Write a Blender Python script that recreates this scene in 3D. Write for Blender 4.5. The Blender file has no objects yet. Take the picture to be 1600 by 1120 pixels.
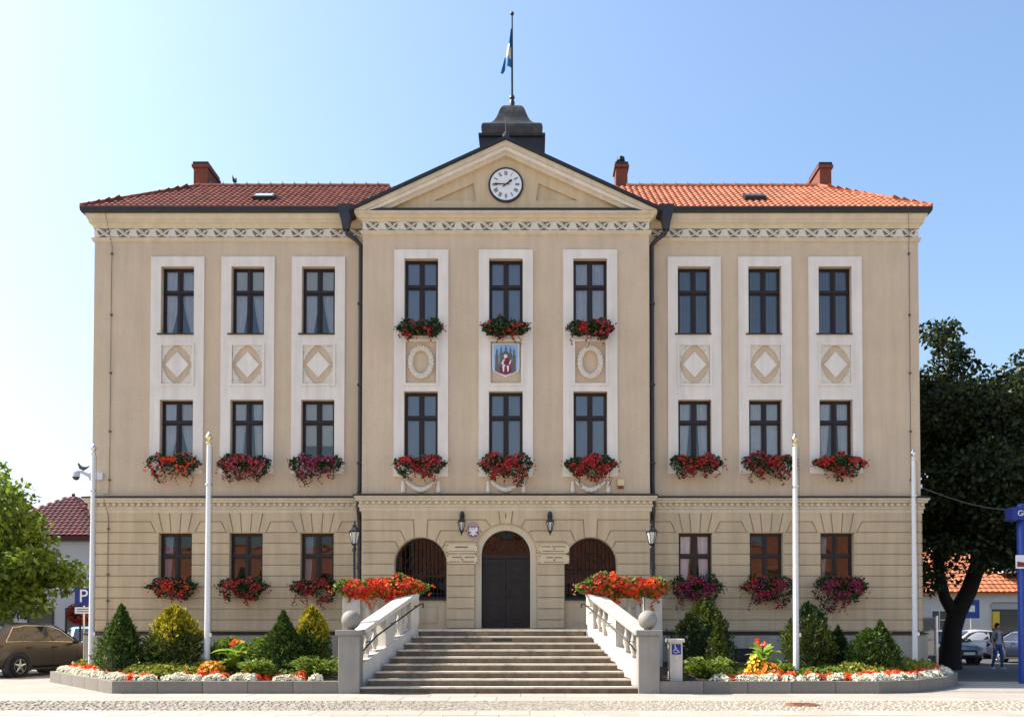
import bpy, math, random
import numpy as np
from mathutils import Vector, Matrix
from mathutils.geometry import tessellate_polygon
random.seed(7); RNG = np.random.default_rng(7)
R = math.radians
SC = bpy.context.scene
COL = SC.collection

# ------------------------------------------------------------------ camera
cd = bpy.data.cameras.new('camera'); cam = bpy.data.objects.new('camera', cd); COL.objects.link(cam)
cam.location = (0.786, -27.42, 1.62); cam.rotation_euler = (R(91.3), 0, 0)
cd.sensor_fit = 'HORIZONTAL'; cd.sensor_width = 36; cd.lens = 31.5
cd.shift_x = -0.0194; cd.shift_y = 0.2414; cd.clip_end = 3000
SC.camera = cam
# ------------------------------------------------------------------ sky and sun
SUN_EL, SUN_BACK = 46, 12          # elevation; degrees behind the facade plane, from the -x side
wd = bpy.data.worlds.new('World'); SC.world = wd; wd.use_nodes = True
nt = wd.node_tree; bg = nt.nodes['Background']
sk = nt.nodes.new('ShaderNodeTexSky'); sk.sky_type = 'NISHITA'; sk.sun_disc = False
sk.sun_elevation = R(SUN_EL); sk.sun_rotation = R(-90 + SUN_BACK)
sk.air_density = 1.4; sk.dust_density = 3.4; sk.ozone_density = 5.0; sk.altitude = 100
nt.links.new(sk.outputs[0], bg.inputs[0]); bg.inputs[1].default_value = 0.14
sl = bpy.data.lights.new('sun', 'SUN'); sun = bpy.data.objects.new('sun', sl); COL.objects.link(sun)
sl.energy = 5.0; sl.angle = R(0.53); sl.color = (1, .93, .82)
sun.location = (-30, 6, 40)
ld = Vector((math.cos(R(SUN_EL)) * math.cos(R(SUN_BACK)), -math.cos(R(SUN_EL)) * math.sin(R(SUN_BACK)), -math.sin(R(SUN_EL))))
sun.rotation_euler = ld.to_track_quat('-Z', 'Y').to_euler()
SC.view_settings.view_transform = 'Standard'; SC.view_settings.look = 'None'
SC.view_settings.gamma = 1; SC.view_settings.use_curve_mapping = False
SC.view_settings.exposure = 0.92

# ------------------------------------------------------------------ materials
def mat(name, col, rough=.75, var=.12, scale=3., bump=0., bscale=60., metallic=0., spec=.4, streak=0., objvar=0., fine=0., dirt=None, island=0.):
    m = bpy.data.materials.new(name); m.use_nodes = True
    n = m.node_tree.nodes; L = m.node_tree.links; b = n['Principled BSDF']
    b.inputs['Roughness'].default_value = rough; b.inputs['Metallic'].default_value = metallic
    b.inputs['Specular IOR Level'].default_value = spec
    tc = n.new('ShaderNodeTexCoord')
    def noise(sc, det=4, vec=None, rg=.55):
        t = n.new('ShaderNodeTexNoise'); t.inputs['Scale'].default_value = sc; t.inputs['Detail'].default_value = det
        t.inputs['Roughness'].default_value = rg
        L.new(vec or tc.outputs['Object'], t.inputs['Vector']); return t.outputs['Fac']
    def mr(x, a, bb, f0=.25, f1=.75):
        t = n.new('ShaderNodeMapRange'); t.inputs[1].default_value = f0; t.inputs[2].default_value = f1
        t.inputs[3].default_value = a; t.inputs[4].default_value = bb; L.new(x, t.inputs[0]); return t.outputs[0]
    def mul(a, bb):
        t = n.new('ShaderNodeMath'); t.operation = 'MULTIPLY'; L.new(a, t.inputs[0]); L.new(bb, t.inputs[1]); return t.outputs[0]
    f = mr(noise(scale), 1 - var, 1 + var)
    if fine: f = mul(f, mr(noise(scale * 22, 2), 1 - fine, 1 + fine))
    if streak:
        mp = n.new('ShaderNodeMapping'); mp.inputs['Scale'].default_value = (2.2, 2.2, .16); L.new(tc.outputs['Object'], mp.inputs[0])
        f = mul(f, mr(noise(2.0, 6, mp.outputs[0], .65), 1 - streak, 1 + streak * .4, .35, .62))
    if island:
        gi = n.new('ShaderNodeNewGeometry'); f = mul(f, mr(gi.outputs['Random Per Island'], 1 - island, 1 + island, 0, 1))
    if objvar:
        oi = n.new('ShaderNodeObjectInfo'); f = mul(f, mr(oi.outputs['Random'], 1 - objvar, 1 + objvar, 0, 1))
    vm = n.new('ShaderNodeVectorMath'); vm.operation = 'SCALE'; vm.inputs[0].default_value = col[:3]; L.new(f, vm.inputs['Scale'])
    out = vm.outputs[0]
    if dirt:
        dc, dsc, d0, d1 = dirt
        mx = n.new('ShaderNodeMix'); mx.data_type = 'RGBA'; mx.inputs['B'].default_value = (*dc, 1)
        L.new(mr(noise(dsc, 7, None, .7), 0, 1, d0, d1), mx.inputs['Factor']); L.new(out, mx.inputs['A']); out = mx.outputs['Result']
    L.new(out, b.inputs['Base Color'])
    if bump:
        bp = n.new('ShaderNodeBump'); bp.inputs['Strength'].default_value = bump; bp.inputs['Distance'].default_value = .02
        L.new(noise(bscale, 5), bp.inputs['Height']); L.new(bp.outputs[0], b.inputs['Normal'])
    return m

def leafmat(name, c0, c1, trans=.35, rough=.5):
    m = bpy.data.materials.new(name); m.use_nodes = True
    n = m.node_tree.nodes; L = m.node_tree.links; b = n['Principled BSDF']
    g = n.new('ShaderNodeNewGeometry'); mx = n.new('ShaderNodeMix'); mx.data_type = 'RGBA'
    mx.inputs['A'].default_value = (*c0, 1); mx.inputs['B'].default_value = (*c1, 1)
    L.new(g.outputs['Random Per Island'], mx.inputs['Factor']); L.new(mx.outputs['Result'], b.inputs['Base Color'])
    b.inputs['Roughness'].default_value = rough; b.inputs['Specular IOR Level'].default_value = .35
    if trans:
        t = n.new('ShaderNodeBsdfTranslucent'); L.new(mx.outputs['Result'], t.inputs[0])
        ms = n.new('ShaderNodeMixShader'); ms.inputs[0].default_value = trans
        L.new(b.outputs[0], ms.inputs[1]); L.new(t.outputs[0], ms.inputs[2]); L.new(ms.outputs[0], n['Material Output'].inputs[0])
    return m

def glassmat(name, tint=(.96, .98, 1.), ior=2.1, bump=.06):
    m = bpy.data.materials.new(name); m.use_nodes = True
    n = m.node_tree.nodes; L = m.node_tree.links; n.remove(n['Principled BSDF'])
    tr = n.new('ShaderNodeBsdfTransparent'); tr.inputs[0].default_value = (*tint, 1)
    gl = n.new('ShaderNodeBsdfGlossy'); gl.inputs['Roughness'].default_value = .015
    fr = n.new('ShaderNodeFresnel'); fr.inputs[0].default_value = ior
    tc = n.new('ShaderNodeTexCoord'); no = n.new('ShaderNodeTexNoise'); no.inputs['Scale'].default_value = 1.7; no.inputs['Detail'].default_value = 1
    L.new(tc.outputs['Object'], no.inputs[0]); bp = n.new('ShaderNodeBump'); bp.inputs['Strength'].default_value = bump; bp.inputs['Distance'].default_value = .04
    L.new(no.outputs['Fac'], bp.inputs['Height']); L.new(bp.outputs[0], gl.inputs['Normal'])
    ms = n.new('ShaderNodeMixShader'); L.new(fr.outputs[0], ms.inputs[0]); L.new(tr.outputs[0], ms.inputs[1]); L.new(gl.outputs[0], ms.inputs[2])
    L.new(ms.outputs[0], n['Material Output'].inputs[0])
    return m

M = {}
M['stucco'] = mat('stucco', (.615, .475, .332), .9, .06, 1.1, .8, 45, streak=.075, fine=.09, spec=.2)
M['plaster'] = mat('smooth_plaster', (.58, .44, .275), .85, .05, 1.5, .15, 30, streak=.12, fine=.05, spec=.25, objvar=.045)
M['trim'] = mat('white_trim_plaster', (.75, .675, .595), .8, .05, 2.0, .12, 30, streak=.09, fine=.02, spec=.25)
M['cornice'] = mat('cornice_plaster', (.64, .53, .37), .8, .05, 1.5, .1, 30, streak=.1, spec=.25)
M['relief'] = mat('relief_plaster', (.68, .61, .51), .85, .08, 8, .3, 60, dirt=((.25, .21, .16), 9, .56, .75))
M['garland_p'] = mat('garland_plaster', (.70, .66, .58), .85, .08, 8, .3, 60, dirt=((.32, .27, .2), 12, .58, .78))
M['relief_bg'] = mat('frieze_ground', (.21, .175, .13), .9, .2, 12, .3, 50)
M['plinth'] = mat('plinth_render', (.40, .345, .27), .85, .07, 1.5, .25, 40, streak=.15)
M['flash'] = mat('dark_sheet_metal', (.03, .028, .03), .45, .2, 4, metallic=.3)
M['pipe'] = mat('dark_pipe_metal', (.045, .045, .05), .4, .15, 4, metallic=.4)
M['copper'] = mat('weathered_copper_sheet', (.06, .052, .046), .42, .35, 2.5, .2, 9, metallic=.5, dirt=((.15, .12, .085), 3, .5, .75))
M['tile_redbrown'] = mat('redbrown_roof_tile', (.245, .064, .036), .75, .2, 6, .1, 30, island=.28, dirt=((.13, .055, .035), 1.1, .45, .78))  # darker red-brown tile; the two wings differ in tile colour
M['tile_redorange'] = mat('redorange_roof_tile', (.43, .135, .058), .6, .18, 6, .1, 30, island=.22, dirt=((.27, .11, .06), 1.4, .48, .8))
M['tile_dark'] = mat('glazed_dark_red_tile', (.085, .010, .012), .6, .25, 4, spec=.25, island=.35)
M['brick'] = mat('chimney_brick', (.19, .055, .03), .85, .2, 9, .3, 40)
M['frame'] = mat('dark_brown_window_wood', (.022, .011, .009), .4, .2, 5, spec=.4)
M['door'] = mat('dark_oak_door', (.012, .006, .004), .45, .3, 6, .1, 40, spec=.4)
M['glass'] = glassmat('window_glass'); M['glass_gf'] = glassmat('ground_floor_glass', ior=1.75); M['glass_dark'] = glassmat('porch_glass', (.5, .5, .5), 1.42)
M['curtain'] = mat('white_net_curtain', (.80, .82, .86), .9, .06, 6)
M['blind'] = mat('sky_tinted_blind', (.34, .40, .52), .9, .05, 3)  # blind colour tinted with the blue sky reflection of the panes
M['blindlit'] = mat('cream_blind', (.74, .74, .66), .9, .05, 3)
M['vblind'] = mat('grey_slat_blind', (.20, .22, .27), .9, .1, 5)
M['inside'] = mat('interior_wall_paint', (.16, .14, .12), .9, .05, 1)
M['granite'] = mat('grey_granite', (.27, .25, .22), .7, .1, 2.2, .12, 90, fine=.14, streak=.12, objvar=.08)
M['granite_d'] = mat('dark_granite', (.20, .178, .148), .7, .12, 1.5, .1, 90, fine=.16, streak=.12, objvar=.12)
M['sandst'] = mat('pale_cast_stone', (.58, .53, .46), .75, .08, 2.5, .12, 70, fine=.07, streak=.12)
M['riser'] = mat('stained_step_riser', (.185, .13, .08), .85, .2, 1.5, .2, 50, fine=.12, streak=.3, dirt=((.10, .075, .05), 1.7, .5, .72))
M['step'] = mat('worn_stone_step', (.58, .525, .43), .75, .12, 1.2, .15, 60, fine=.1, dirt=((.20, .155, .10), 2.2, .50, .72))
M['slab'] = mat('pale_paving_slab', (.36, .325, .275), .8, .08, 1.2, .1, 60, fine=.07, objvar=.08)
M['cobble'] = mat('granite_cobble', (.34, .295, .235), .8, .22, 7, .2, 60)
M['joint'] = mat('sandy_joint_bed', (.30, .25, .18), .95, .2, 5, .3, 40)
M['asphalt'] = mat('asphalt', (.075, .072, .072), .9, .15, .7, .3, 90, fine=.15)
M['soil'] = mat('dark_soil', (.055, .04, .028), .95, .3, 6, .5, 30)
M['white'] = mat('white_enamel', (.74, .74, .73), .35, .04, 3, spec=.5)
M['gold'] = mat('gilded_metal', (.78, .64, .40), .25, .1, 5, metallic=1)
M['silver'] = mat('polished_steel', (.70, .69, .68), .25, .08, 5, metallic=1)
M['black'] = mat('black_cast_iron', (.012, .012, .013), .4, .2, 5, spec=.5)
M['lampglass'] = mat('frosted_lamp_glass', (.55, .55, .50), .25, .05, 3, spec=.6)
M['plaque'] = mat('cream_enamel_plaque', (.68, .52, .32), .45, .06, 4)
M['ink'] = mat('dark_ink', (.03, .026, .022), .6, .05, 4)
M['red'] = mat('dark_red_enamel', (.22, .012, .022), .4, .05, 4)
M['blue'] = mat('blue_enamel', (.012, .045, .28), .35, .06, 4)
M['blue_sign'] = mat('deep_blue_sign', (.010, .025, .20), .35, .05, 4)
M['skyblue'] = mat('pale_blue_paint', (.30, .46, .68), .5, .06, 4)
M['midblue'] = mat('slate_blue_paint', (.07, .16, .30), .5, .06, 4)
M['towergrey'] = mat('taupe_paint', (.14, .12, .11), .6, .06, 4)
M['skin'] = mat('skin', (.50, .28, .19), .55, .05, 5)
M['hair'] = mat('dark_hair', (.012, .008, .006), .5, .2, 20)
M['shirt'] = mat('grey_tshirt_cloth', (.34, .36, .38), .9, .08, 9)
M['jeans'] = mat('blue_denim', (.03, .075, .25), .9, .15, 9)
M['shoe'] = mat('white_shoe', (.65, .65, .65), .6, .05, 9)
M['bark'] = mat('dark_bark', (.016, .012, .009), .95, .3, 5, .8, 14)
M['tyre'] = mat('tyre_rubber', (.014, .014, .015), .85, .15, 9)
M['rim'] = mat('alloy_rim', (.55, .55, .55), .3, .05, 5, metallic=.9)
M['carglass'] = mat('tinted_car_glass', (.012, .013, .014), .06, .05, 3, spec=.9)
M['chrome'] = mat('chrome_trim', (.75, .72, .66), .18, .03, 3, metallic=1)
M['headlamp'] = mat('clear_headlamp', (.55, .57, .60), .1, .05, 3, spec=.9)
M['taillamp'] = mat('red_lamp', (.30, .01, .01), .15, .05, 3, spec=.8)
M['plastic'] = mat('dark_grey_plastic', (.03, .03, .031), .6, .1, 5)
def paint(name, c, met=.5): return mat(name, c, .28, .03, 2, metallic=met, spec=.6)
M['bronze'] = paint('bronze_car_paint', (.10, .088, .072)); M['p_blue'] = paint('sky_glare_blue_car_paint', (.22, .40, .60), .2)  # blue car paint lightened to carry the sky reflected in its windscreen
M['p_silver'] = paint('silver_blue_car_paint', (.20, .235, .30)); M['p_white'] = paint('silver_white_car_paint', (.55, .53, .55), .3)
M['p_navy'] = paint('navy_car_paint', (.03, .04, .08))
M['housewhite'] = mat('whitewashed_render', (.66, .64, .60), .9, .05, .8, .2, 30, streak=.03)
M['housegrey'] = mat('grey_render', (.42, .42, .43), .9, .05, .8, .2, 30, streak=.03)
M['housepink'] = mat('pink_render', (.62, .42, .46), .9, .05, .8, .2, 30, streak=.03)
M['houseyel'] = mat('ochre_render', (.55, .40, .18), .9, .05, .8, .2, 30, streak=.03)
M['shopglass'] = mat('dark_shop_glass', (.05, .055, .05), .08, .1, 1, spec=.8)
M['yellowlit'] = mat('yellow_paint', (.75, .50, .05), .6, .1, 3)
M['orange_t'] = mat('orange_roof_tile', (.50, .17, .075), .7, .3, 5, dirt=((.22, .09, .05), 2, .45, .75))
M['wire'] = mat('grey_wire', (.10, .09, .08), .6, .1, 5)
M['pigeon'] = mat('grey_feather', (.06, .06, .07), .7, .3, 20)
M['camwhite'] = mat('white_camera_housing', (.60, .60, .60), .5, .05, 4)
M['dome'] = mat('smoked_dome', (.01, .01, .012), .08, .05, 4, spec=.8)
# foliage
M['lf_spruce'] = leafmat('spruce_needles', (.03, .065, .010), (.10, .165, .022), .25)
M['lf_dark'] = leafmat('dark_thuja_sprays', (.016, .036, .012), (.045, .085, .022), .2)
M['lf_gold'] = leafmat('golden_thuja_sprays', (.22, .20, .012), (.52, .44, .03), .35)
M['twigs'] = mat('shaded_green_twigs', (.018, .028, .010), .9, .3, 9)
M['lf_olive'] = leafmat('olive_thuja_sprays', (.05, .075, .012), (.12, .15, .022), .25)
M['lf_jun'] = leafmat('juniper_sprays', (.08, .14, .02), (.26, .34, .045), .35)
M['lf_gcov'] = leafmat('ground_cover_leaves', (.13, .17, .018), (.36, .36, .05), .35)
M['lf_canna'] = leafmat('broad_green_leaves', (.15, .27, .03), (.36, .46, .07), .45)
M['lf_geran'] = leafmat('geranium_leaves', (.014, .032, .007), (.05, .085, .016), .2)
M['lf_geranlit'] = leafmat('sunlit_geranium_leaves', (.08, .15, .02), (.24, .28, .04), .35)  # lit copy of the geranium leaves, sunlight put into the green
M['lf_tree'] = leafmat('dark_tree_leaves', (.010, .018, .005), (.042, .062, .014), .3)
M['lf_tree2'] = leafmat('green_tree_leaves', (.03, .05, .01), (.09, .12, .02), .3)
M['lf_plane'] = leafmat('bright_plane_tree_leaves', (.035, .075, .006), (.22, .30, .03), .45)
M['fl_red'] = leafmat('red_petals', (.34, .008, .010), (.74, .06, .04), .22)
M['fl_crim'] = leafmat('crimson_petals', (.18, .006, .014), (.52, .04, .07), .22)
M['fl_orange'] = leafmat('orange_red_petals', (.80, .06, .015), (.95, .16, .03), .3)
M['fl_mag'] = leafmat('magenta_petals', (.14, .008, .05), (.36, .03, .14), .2)
M['fl_pink'] = leafmat('rose_pink_petals', (.36, .05, .10), (.62, .16, .24), .25)
M['fl_white'] = leafmat('white_petals', (.70, .67, .50), (.88, .86, .74), .25)
M['fl_marigold'] = leafmat('marigold_petals', (.75, .16, .01), (.90, .48, .03), .25)
M['fl_yellow'] = leafmat('yellow_petals', (.80, .50, .02), (.88, .70, .08), .25)

# ------------------------------------------------------------------ mesh builder
class MB:
    def __init__(s, xf=None): s.v = []; s.f = []; s.mi = []; s.cur = 0; s.xf = xf
    def add(s, vs, fs):
        o = len(s.v)
        if s.xf: vs = [s.xf(*p) for p in vs]
        s.v += [tuple(p) for p in vs]; s.f += [tuple(i + o for i in f) for f in fs]; s.mi += [s.cur] * len(fs)
        return s
    def box(s, x0, x1, y0, y1, z0, z1):
        vs = [(x, y, z) for z in (z0, z1) for y in (y0, y1) for x in (x0, x1)]
        return s.add(vs, [(0, 2, 3, 1), (4, 5, 7, 6), (0, 1, 5, 4), (2, 6, 7, 3), (0, 4, 6, 2), (1, 3, 7, 5)])
    def prism(s, poly, y0, y1):          # polygon in x,z extruded along y
        a = sum(p[0] * q[1] - q[0] * p[1] for p, q in zip(poly, poly[1:] + poly[:1]))
        if a < 0: poly = poly[::-1]
        n = len(poly); vs = [(x, y0, z) for x, z in poly] + [(x, y1, z) for x, z in poly]
        fs = [tuple(range(n)), tuple(range(2 * n - 1, n - 1, -1))] + [(i, n + i, n + (i + 1) % n, (i + 1) % n) for i in range(n)]
        return s.add(vs, fs)
    def prismz(s, poly, z0, z1):
        a = sum(p[0] * q[1] - q[0] * p[1] for p, q in zip(poly, poly[1:] + poly[:1]))
        if a < 0: poly = poly[::-1]
        n = len(poly); vs = [(x, y, z0) for x, y in poly] + [(x, y, z1) for x, y in poly]
        fs = [tuple(range(n - 1, -1, -1)), tuple(range(n, 2 * n))] + [(i, (i + 1) % n, n + (i + 1) % n, n + i) for i in range(n)]
        return s.add(vs, fs)
    def plate(s, outer, holes, y0, y1):  # x,z polygon with holes, thick
        loops = [outer] + holes
        loops = [l if (sum(p[0] * q[1] - q[0] * p[1] for p, q in zip(l, l[1:] + l[:1])) > 0) == (i == 0) else l[::-1] for i, l in enumerate(loops)]
        flat = [p for l in loops for p in l]; n = len(flat)
        tris = tessellate_polygon([[Vector((x, z, 0)) for x, z in l] for l in loops])
        vs = [(x, y0, z) for x, z in flat] + [(x, y1, z) for x, z in flat]; fs = []
        for t in tris:
            a, b, c = t; (ax, az), (bx, bz), (cx, cz) = flat[a], flat[b], flat[c]
            if (bx - ax) * (cz - az) - (cx - ax) * (bz - az) < 0: b, c = c, b
            fs += [(a, b, c), (n + a, n + c, n + b)]
        o = 0
        for l in loops:
            k = len(l)
            for i in range(k): fs.append((o + i, n + o + i, n + o + (i + 1) % k, o + (i + 1) % k))
            o += k
        return s.add(vs, fs)
    def sweep(s, path, prof, closed_prof=True):   # profile (offset to the right of travel, z)
        P = [Vector(p) for p in path]; rings = []
        for i, p in enumerate(P):
            def rt(a, b): d = (b - a).normalized(); return Vector((d.y, -d.x))
            if i == 0: m = rt(P[0], P[1])
            elif i == len(P) - 1: m = rt(P[-2], P[-1])
            else:
                n1, n2 = rt(P[i - 1], p), rt(p, P[i + 1]); m = (n1 + n2); m = m / m.dot(n1)
            rings.append([(p.x + m.x * o, p.y + m.y * o, z) for o, z in prof])
        k = len(prof); vs = [q for r in rings for q in r]; fs = []
        for i in range(len(P) - 1):
            for j in range(k if closed_prof else k - 1):
                a, b = i * k + j, i * k + (j + 1) % k
                fs.append((a, b, b + k, a + k))
        fs += [tuple(range(k))[::-1], tuple(range((len(P) - 1) * k, len(P) * k))]
        return s.add(vs, fs)
    def tube(s, pts, r, n=8, cap=True):
        P = [Vector(p) for p in pts]; rr = r if hasattr(r, '__len__') else [r] * len(P); vs = []; fs = []
        up = None
        for i, p in enumerate(P):
            d = (P[min(i + 1, len(P) - 1)] - P[max(i - 1, 0)]).normalized()
            if up is None:
                up = Vector((0, 0, 1)) if abs(d.z) < .9 else Vector((1, 0, 0))
            a = d.cross(up).normalized(); b = a.cross(d).normalized(); up = b
            for k in range(n):
                t = 2 * math.pi * k / n; vs.append(p + (a * math.cos(t) + b * math.sin(t)) * rr[i])
        for i in range(len(P) - 1):
            for k in range(n): fs.append((i * n + k, i * n + (k + 1) % n, (i + 1) * n + (k + 1) % n, (i + 1) * n + k))
        if cap: fs += [tuple(range(n))[::-1], tuple(range((len(P) - 1) * n, len(P) * n))]
        return s.add([tuple(q) for q in vs], fs)
    def lathe(s, prof, n=12, c=(0, 0, 0), square=False):
        vs = []; fs = []; k = len(prof)
        for i in range(n):
            t = 2 * math.pi * (i + (.5 if square else 0)) / n; q = 1 / math.cos(math.pi / 4) if square else 1
            for r, z in prof: vs.append((c[0] + r * q * math.cos(t), c[1] + r * q * math.sin(t), c[2] + z))
        for i in range(n):
            for j in range(k - 1):
                a = i * k + j; b = ((i + 1) % n) * k + j; fs.append((a, b, b + 1, a + 1))
        fs += [tuple(i * k for i in range(n))[::-1], tuple(i * k + k - 1 for i in range(n))]
        return s.add(vs, fs)
    def ball(s, c, r, n=16, sy=1., sz=1.):
        h = n // 2
        return s.lathe([(max(1e-4, r * math.sin(math.pi * j / h)), -r * sz * math.cos(math.pi * j / h)) for j in range(h + 1)], n, c)
    def mesh(s, name, mats):
        me = bpy.data.meshes.new(name); me.from_pydata(s.v, [], s.f)
        for m in mats: me.materials.append(M[m] if isinstance(m, str) else m)
        if len(mats) > 1: me.polygons.foreach_set('material_index', s.mi)
        me.update(); return me
    def build(s, name, mats, parent=None, smooth=False, loc=None, bevel=0.):
        if not isinstance(mats, (list, tuple)): mats = [mats]
        me = s.mesh(name, mats)
        if smooth:
            me.polygons.foreach_set('use_smooth', [True] * len(me.polygons))
            me.set_sharp_from_angle(angle=R(42))
        o = bpy.data.objects.new(name, me); COL.objects.link(o)
        if parent: o.parent = parent
        if loc: o.location = loc
        if bevel:
            b = o.modifiers.new('bevel', 'BEVEL'); b.width = bevel; b.segments = 2; b.limit_method = 'ANGLE'
        return o
def put(name, me, parent=None, loc=(0, 0, 0), rz=0, scale=None):
    o = bpy.data.objects.new(name, me); COL.objects.link(o); o.location = loc; o.rotation_euler = (0, 0, rz)
    if parent: o.parent = parent
    if scale: o.scale = scale
    return o
def tag(o, label, cat, group=None, kind=None):
    if label: o['label'] = label
    if cat: o['category'] = cat
    if group: o['group'] = group
    if kind: o['kind'] = kind
    return o
def thing(name, label, cat, loc=(0, 0, 0), rz=0, group=None):
    o = bpy.data.objects.new(name, None); COL.objects.link(o); o.location = loc; o.rotation_euler = (0, 0, rz)
    o.empty_display_size = .2
    return tag(o, label, cat, group)
def struct(o): o['kind'] = 'structure'; return o
def rect(x0, x1, z0, z1): return [(x0, z0), (x1, z0), (x1, z1), (x0, z1)]
def arch(cx, hw, z0, zs, n=20):
    return [(cx - hw, z0), (cx + hw, z0)] + [(cx + hw * math.cos(math.pi * i / n), zs + hw * math.sin(math.pi * i / n)) for i in range(n + 1)]
def inset(poly, d):
    a = sum(p[0] * q[1] - q[0] * p[1] for p, q in zip(poly, poly[1:] + poly[:1]))
    if a < 0: poly = poly[::-1]
    out = []; n = len(poly)
    for i in range(n):
        p0, p, p1 = Vector(poly[i - 1]), Vector(poly[i]), Vector(poly[(i + 1) % n])
        d1, d2 = (p - p0).normalized(), (p1 - p).normalized()
        n1, n2 = Vector((-d1.y, d1.x)), Vector((-d2.y, d2.x)); m = n1 + n2
        k = m.dot(n1)
        m = m / max(k, .35); q = p + m * d; out.append((q.x, q.y))
    return out
def text_mesh(body, size, ext, name='lettering'):
    c = bpy.data.curves.new(name, 'FONT'); c.body = body; c.size = size; c.extrude = ext; c.align_x = 'CENTER'; c.align_y = 'CENTER'
    o = bpy.data.objects.new(name, c); COL.objects.link(o)
    dg = bpy.context.evaluated_depsgraph_get(); me = bpy.data.meshes.new_from_object(o.evaluated_get(dg))
    bpy.data.objects.remove(o); bpy.data.curves.remove(c); me.name = name
    me.transform(Matrix.Rotation(R(90), 4, 'X')); return me
def leaves(name, C, size, matname, parent=None, N=None, aspect=.6, loc=None, jitter=.35, cup=0.2):
    """many small pointed leaf faces: C centres (n,3), N optional long-axis directions"""
    n = len(C); C = np.asarray(C, float)
    A = RNG.normal(size=(n, 3)) if N is None else np.asarray(N, float) + RNG.normal(size=(n, 3)) * jitter
    A /= np.linalg.norm(A, axis=1)[:, None] + 1e-9
    B = np.cross(A, RNG.normal(size=(n, 3))); B /= np.linalg.norm(B, axis=1)[:, None] + 1e-9
    Nn = np.cross(A, B)
    sz = size * RNG.uniform(.6, 1.35, n)[:, None]
    V = np.empty((n, 4, 3)); V[:, 0] = C - A * sz * .5; V[:, 2] = C + A * sz * .5
    V[:, 1] = C + B * sz * .5 * aspect + Nn * sz * cup * .3; V[:, 3] = C - B * sz * .5 * aspect + Nn * sz * cup * .3
    me = bpy.data.meshes.new(name); me.vertices.add(n * 4); me.loops.add(n * 4); me.polygons.add(n)
    me.vertices.foreach_set('co', V.reshape(-1)); me.loops.foreach_set('vertex_index', np.arange(n * 4, dtype=np.int32))
    me.polygons.foreach_set('loop_start', np.arange(0, n * 4, 4, dtype=np.int32)); me.polygons.foreach_set('loop_total', np.full(n, 4, dtype=np.int32))
    me.materials.append(M[matname]); me.update(calc_edges=True); me.validate()
    o = bpy.data.objects.new(name, me); COL.objects.link(o)
    if parent: o.parent = parent
    if loc: o.location = loc
    return o
def blooms(name, C, size, matname, parent=None, out=None):
    """rosettes of five petals around each centre"""
    C = np.asarray(C, float); n = len(C)
    D = RNG.normal(size=(n, 3)) * .55 + (np.array([0, -1., .35]) if out is None else np.asarray(out, float))
    D /= np.linalg.norm(D, axis=1)[:, None]
    U = np.cross(D, RNG.normal(size=(n, 3))); U /= np.linalg.norm(U, axis=1)[:, None]; W = np.cross(D, U)
    cc = []; V = np.empty((n, 5, 4, 3)); s = size * RNG.uniform(.6, 1.3, n)[:, None]
    for k in range(5):
        t = 2 * math.pi * k / 5
        a = U * math.cos(t) + W * math.sin(t); b = -U * math.sin(t) + W * math.cos(t)
        V[:, k, 0] = C - D * s * .1; V[:, k, 2] = C + a * s * .62 + D * s * .14
        V[:, k, 1] = C + a * s * .34 + b * s * .3 + D * s * .12; V[:, k, 3] = C + a * s * .34 - b * s * .3 + D * s * .12
    m = n * 5
    me = bpy.data.meshes.new(name); me.vertices.add(m * 4); me.loops.add(m * 4); me.polygons.add(m)
    me.vertices.foreach_set('co', V.reshape(-1)); me.loops.foreach_set('vertex_index', np.arange(m * 4, dtype=np.int32))
    me.polygons.foreach_set('loop_start', np.arange(0, m * 4, 4, dtype=np.int32)); me.polygons.foreach_set('loop_total', np.full(m, 4, dtype=np.int32))
    me.materials.append(M[matname]); me.update(calc_edges=True); me.validate()
    o = bpy.data.objects.new(name, me); COL.objects.link(o)
    if parent: o.parent = parent
    return o

# ================================================================== GROUND
def paving_mat():
    m = mat('square_paving', (.34, .305, .26), .85, .08, .6, .1, 40, fine=.06)
    n = m.node_tree.nodes; L = m.node_tree.links; b = n['Principled BSDF']
    src = b.inputs['Base Color'].links[0].from_socket
    tc = n.new('ShaderNodeTexCoord'); br = n.new('ShaderNodeTexBrick'); br.inputs['Scale'].default_value = 1
    br.inputs['Brick Width'].default_value = 1.0; br.inputs['Row Height'].default_value = .5; br.inputs['Mortar Size'].default_value = .008
    br.inputs['Color1'].default_value = (1, 1, 1, 1); br.inputs['Color2'].default_value = (.88, .87, .86, 1); br.inputs['Mortar'].default_value = (.5, .46, .4, 1)
    L.new(tc.outputs['Object'], br.inputs[0]); mx = n.new('ShaderNodeMix'); mx.data_type = 'RGBA'; mx.blend_type = 'MULTIPLY'; mx.inputs['Factor'].default_value = 1
    L.new(src, mx.inputs['A']); L.new(br.outputs[0], mx.inputs['B']); L.new(mx.outputs['Result'], b.inputs['Base Color'])
    return m
M['paving'] = paving_mat()
g = MB(); g.add([(-900, -700, 0), (900, -700, 0), (900, 1200, 0), (-900, 1200, 0)], [(0, 1, 2, 3)])
ground = struct(g.build('ground', 'paving'))
g = MB(); g.prismz([(13.25, -1.0), (60, -1.6), (60, 40), (13.25, 40)], .0, .004); road_and_shade = struct(g.build('road_and_shade', 'asphalt'))  # near strip runs over paving to darken the building's shadow there
g = MB(); g.prismz([(-60, 3.4), (-13.9, 6.5), (-13.9, 40), (-60, 40)], .0, .004); struct(g.build('side_road', 'asphalt'))
pave = struct(MB().box(-26, 26, -13.2, -5.9, 0, .004).build('pavement', 'joint'))
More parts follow.
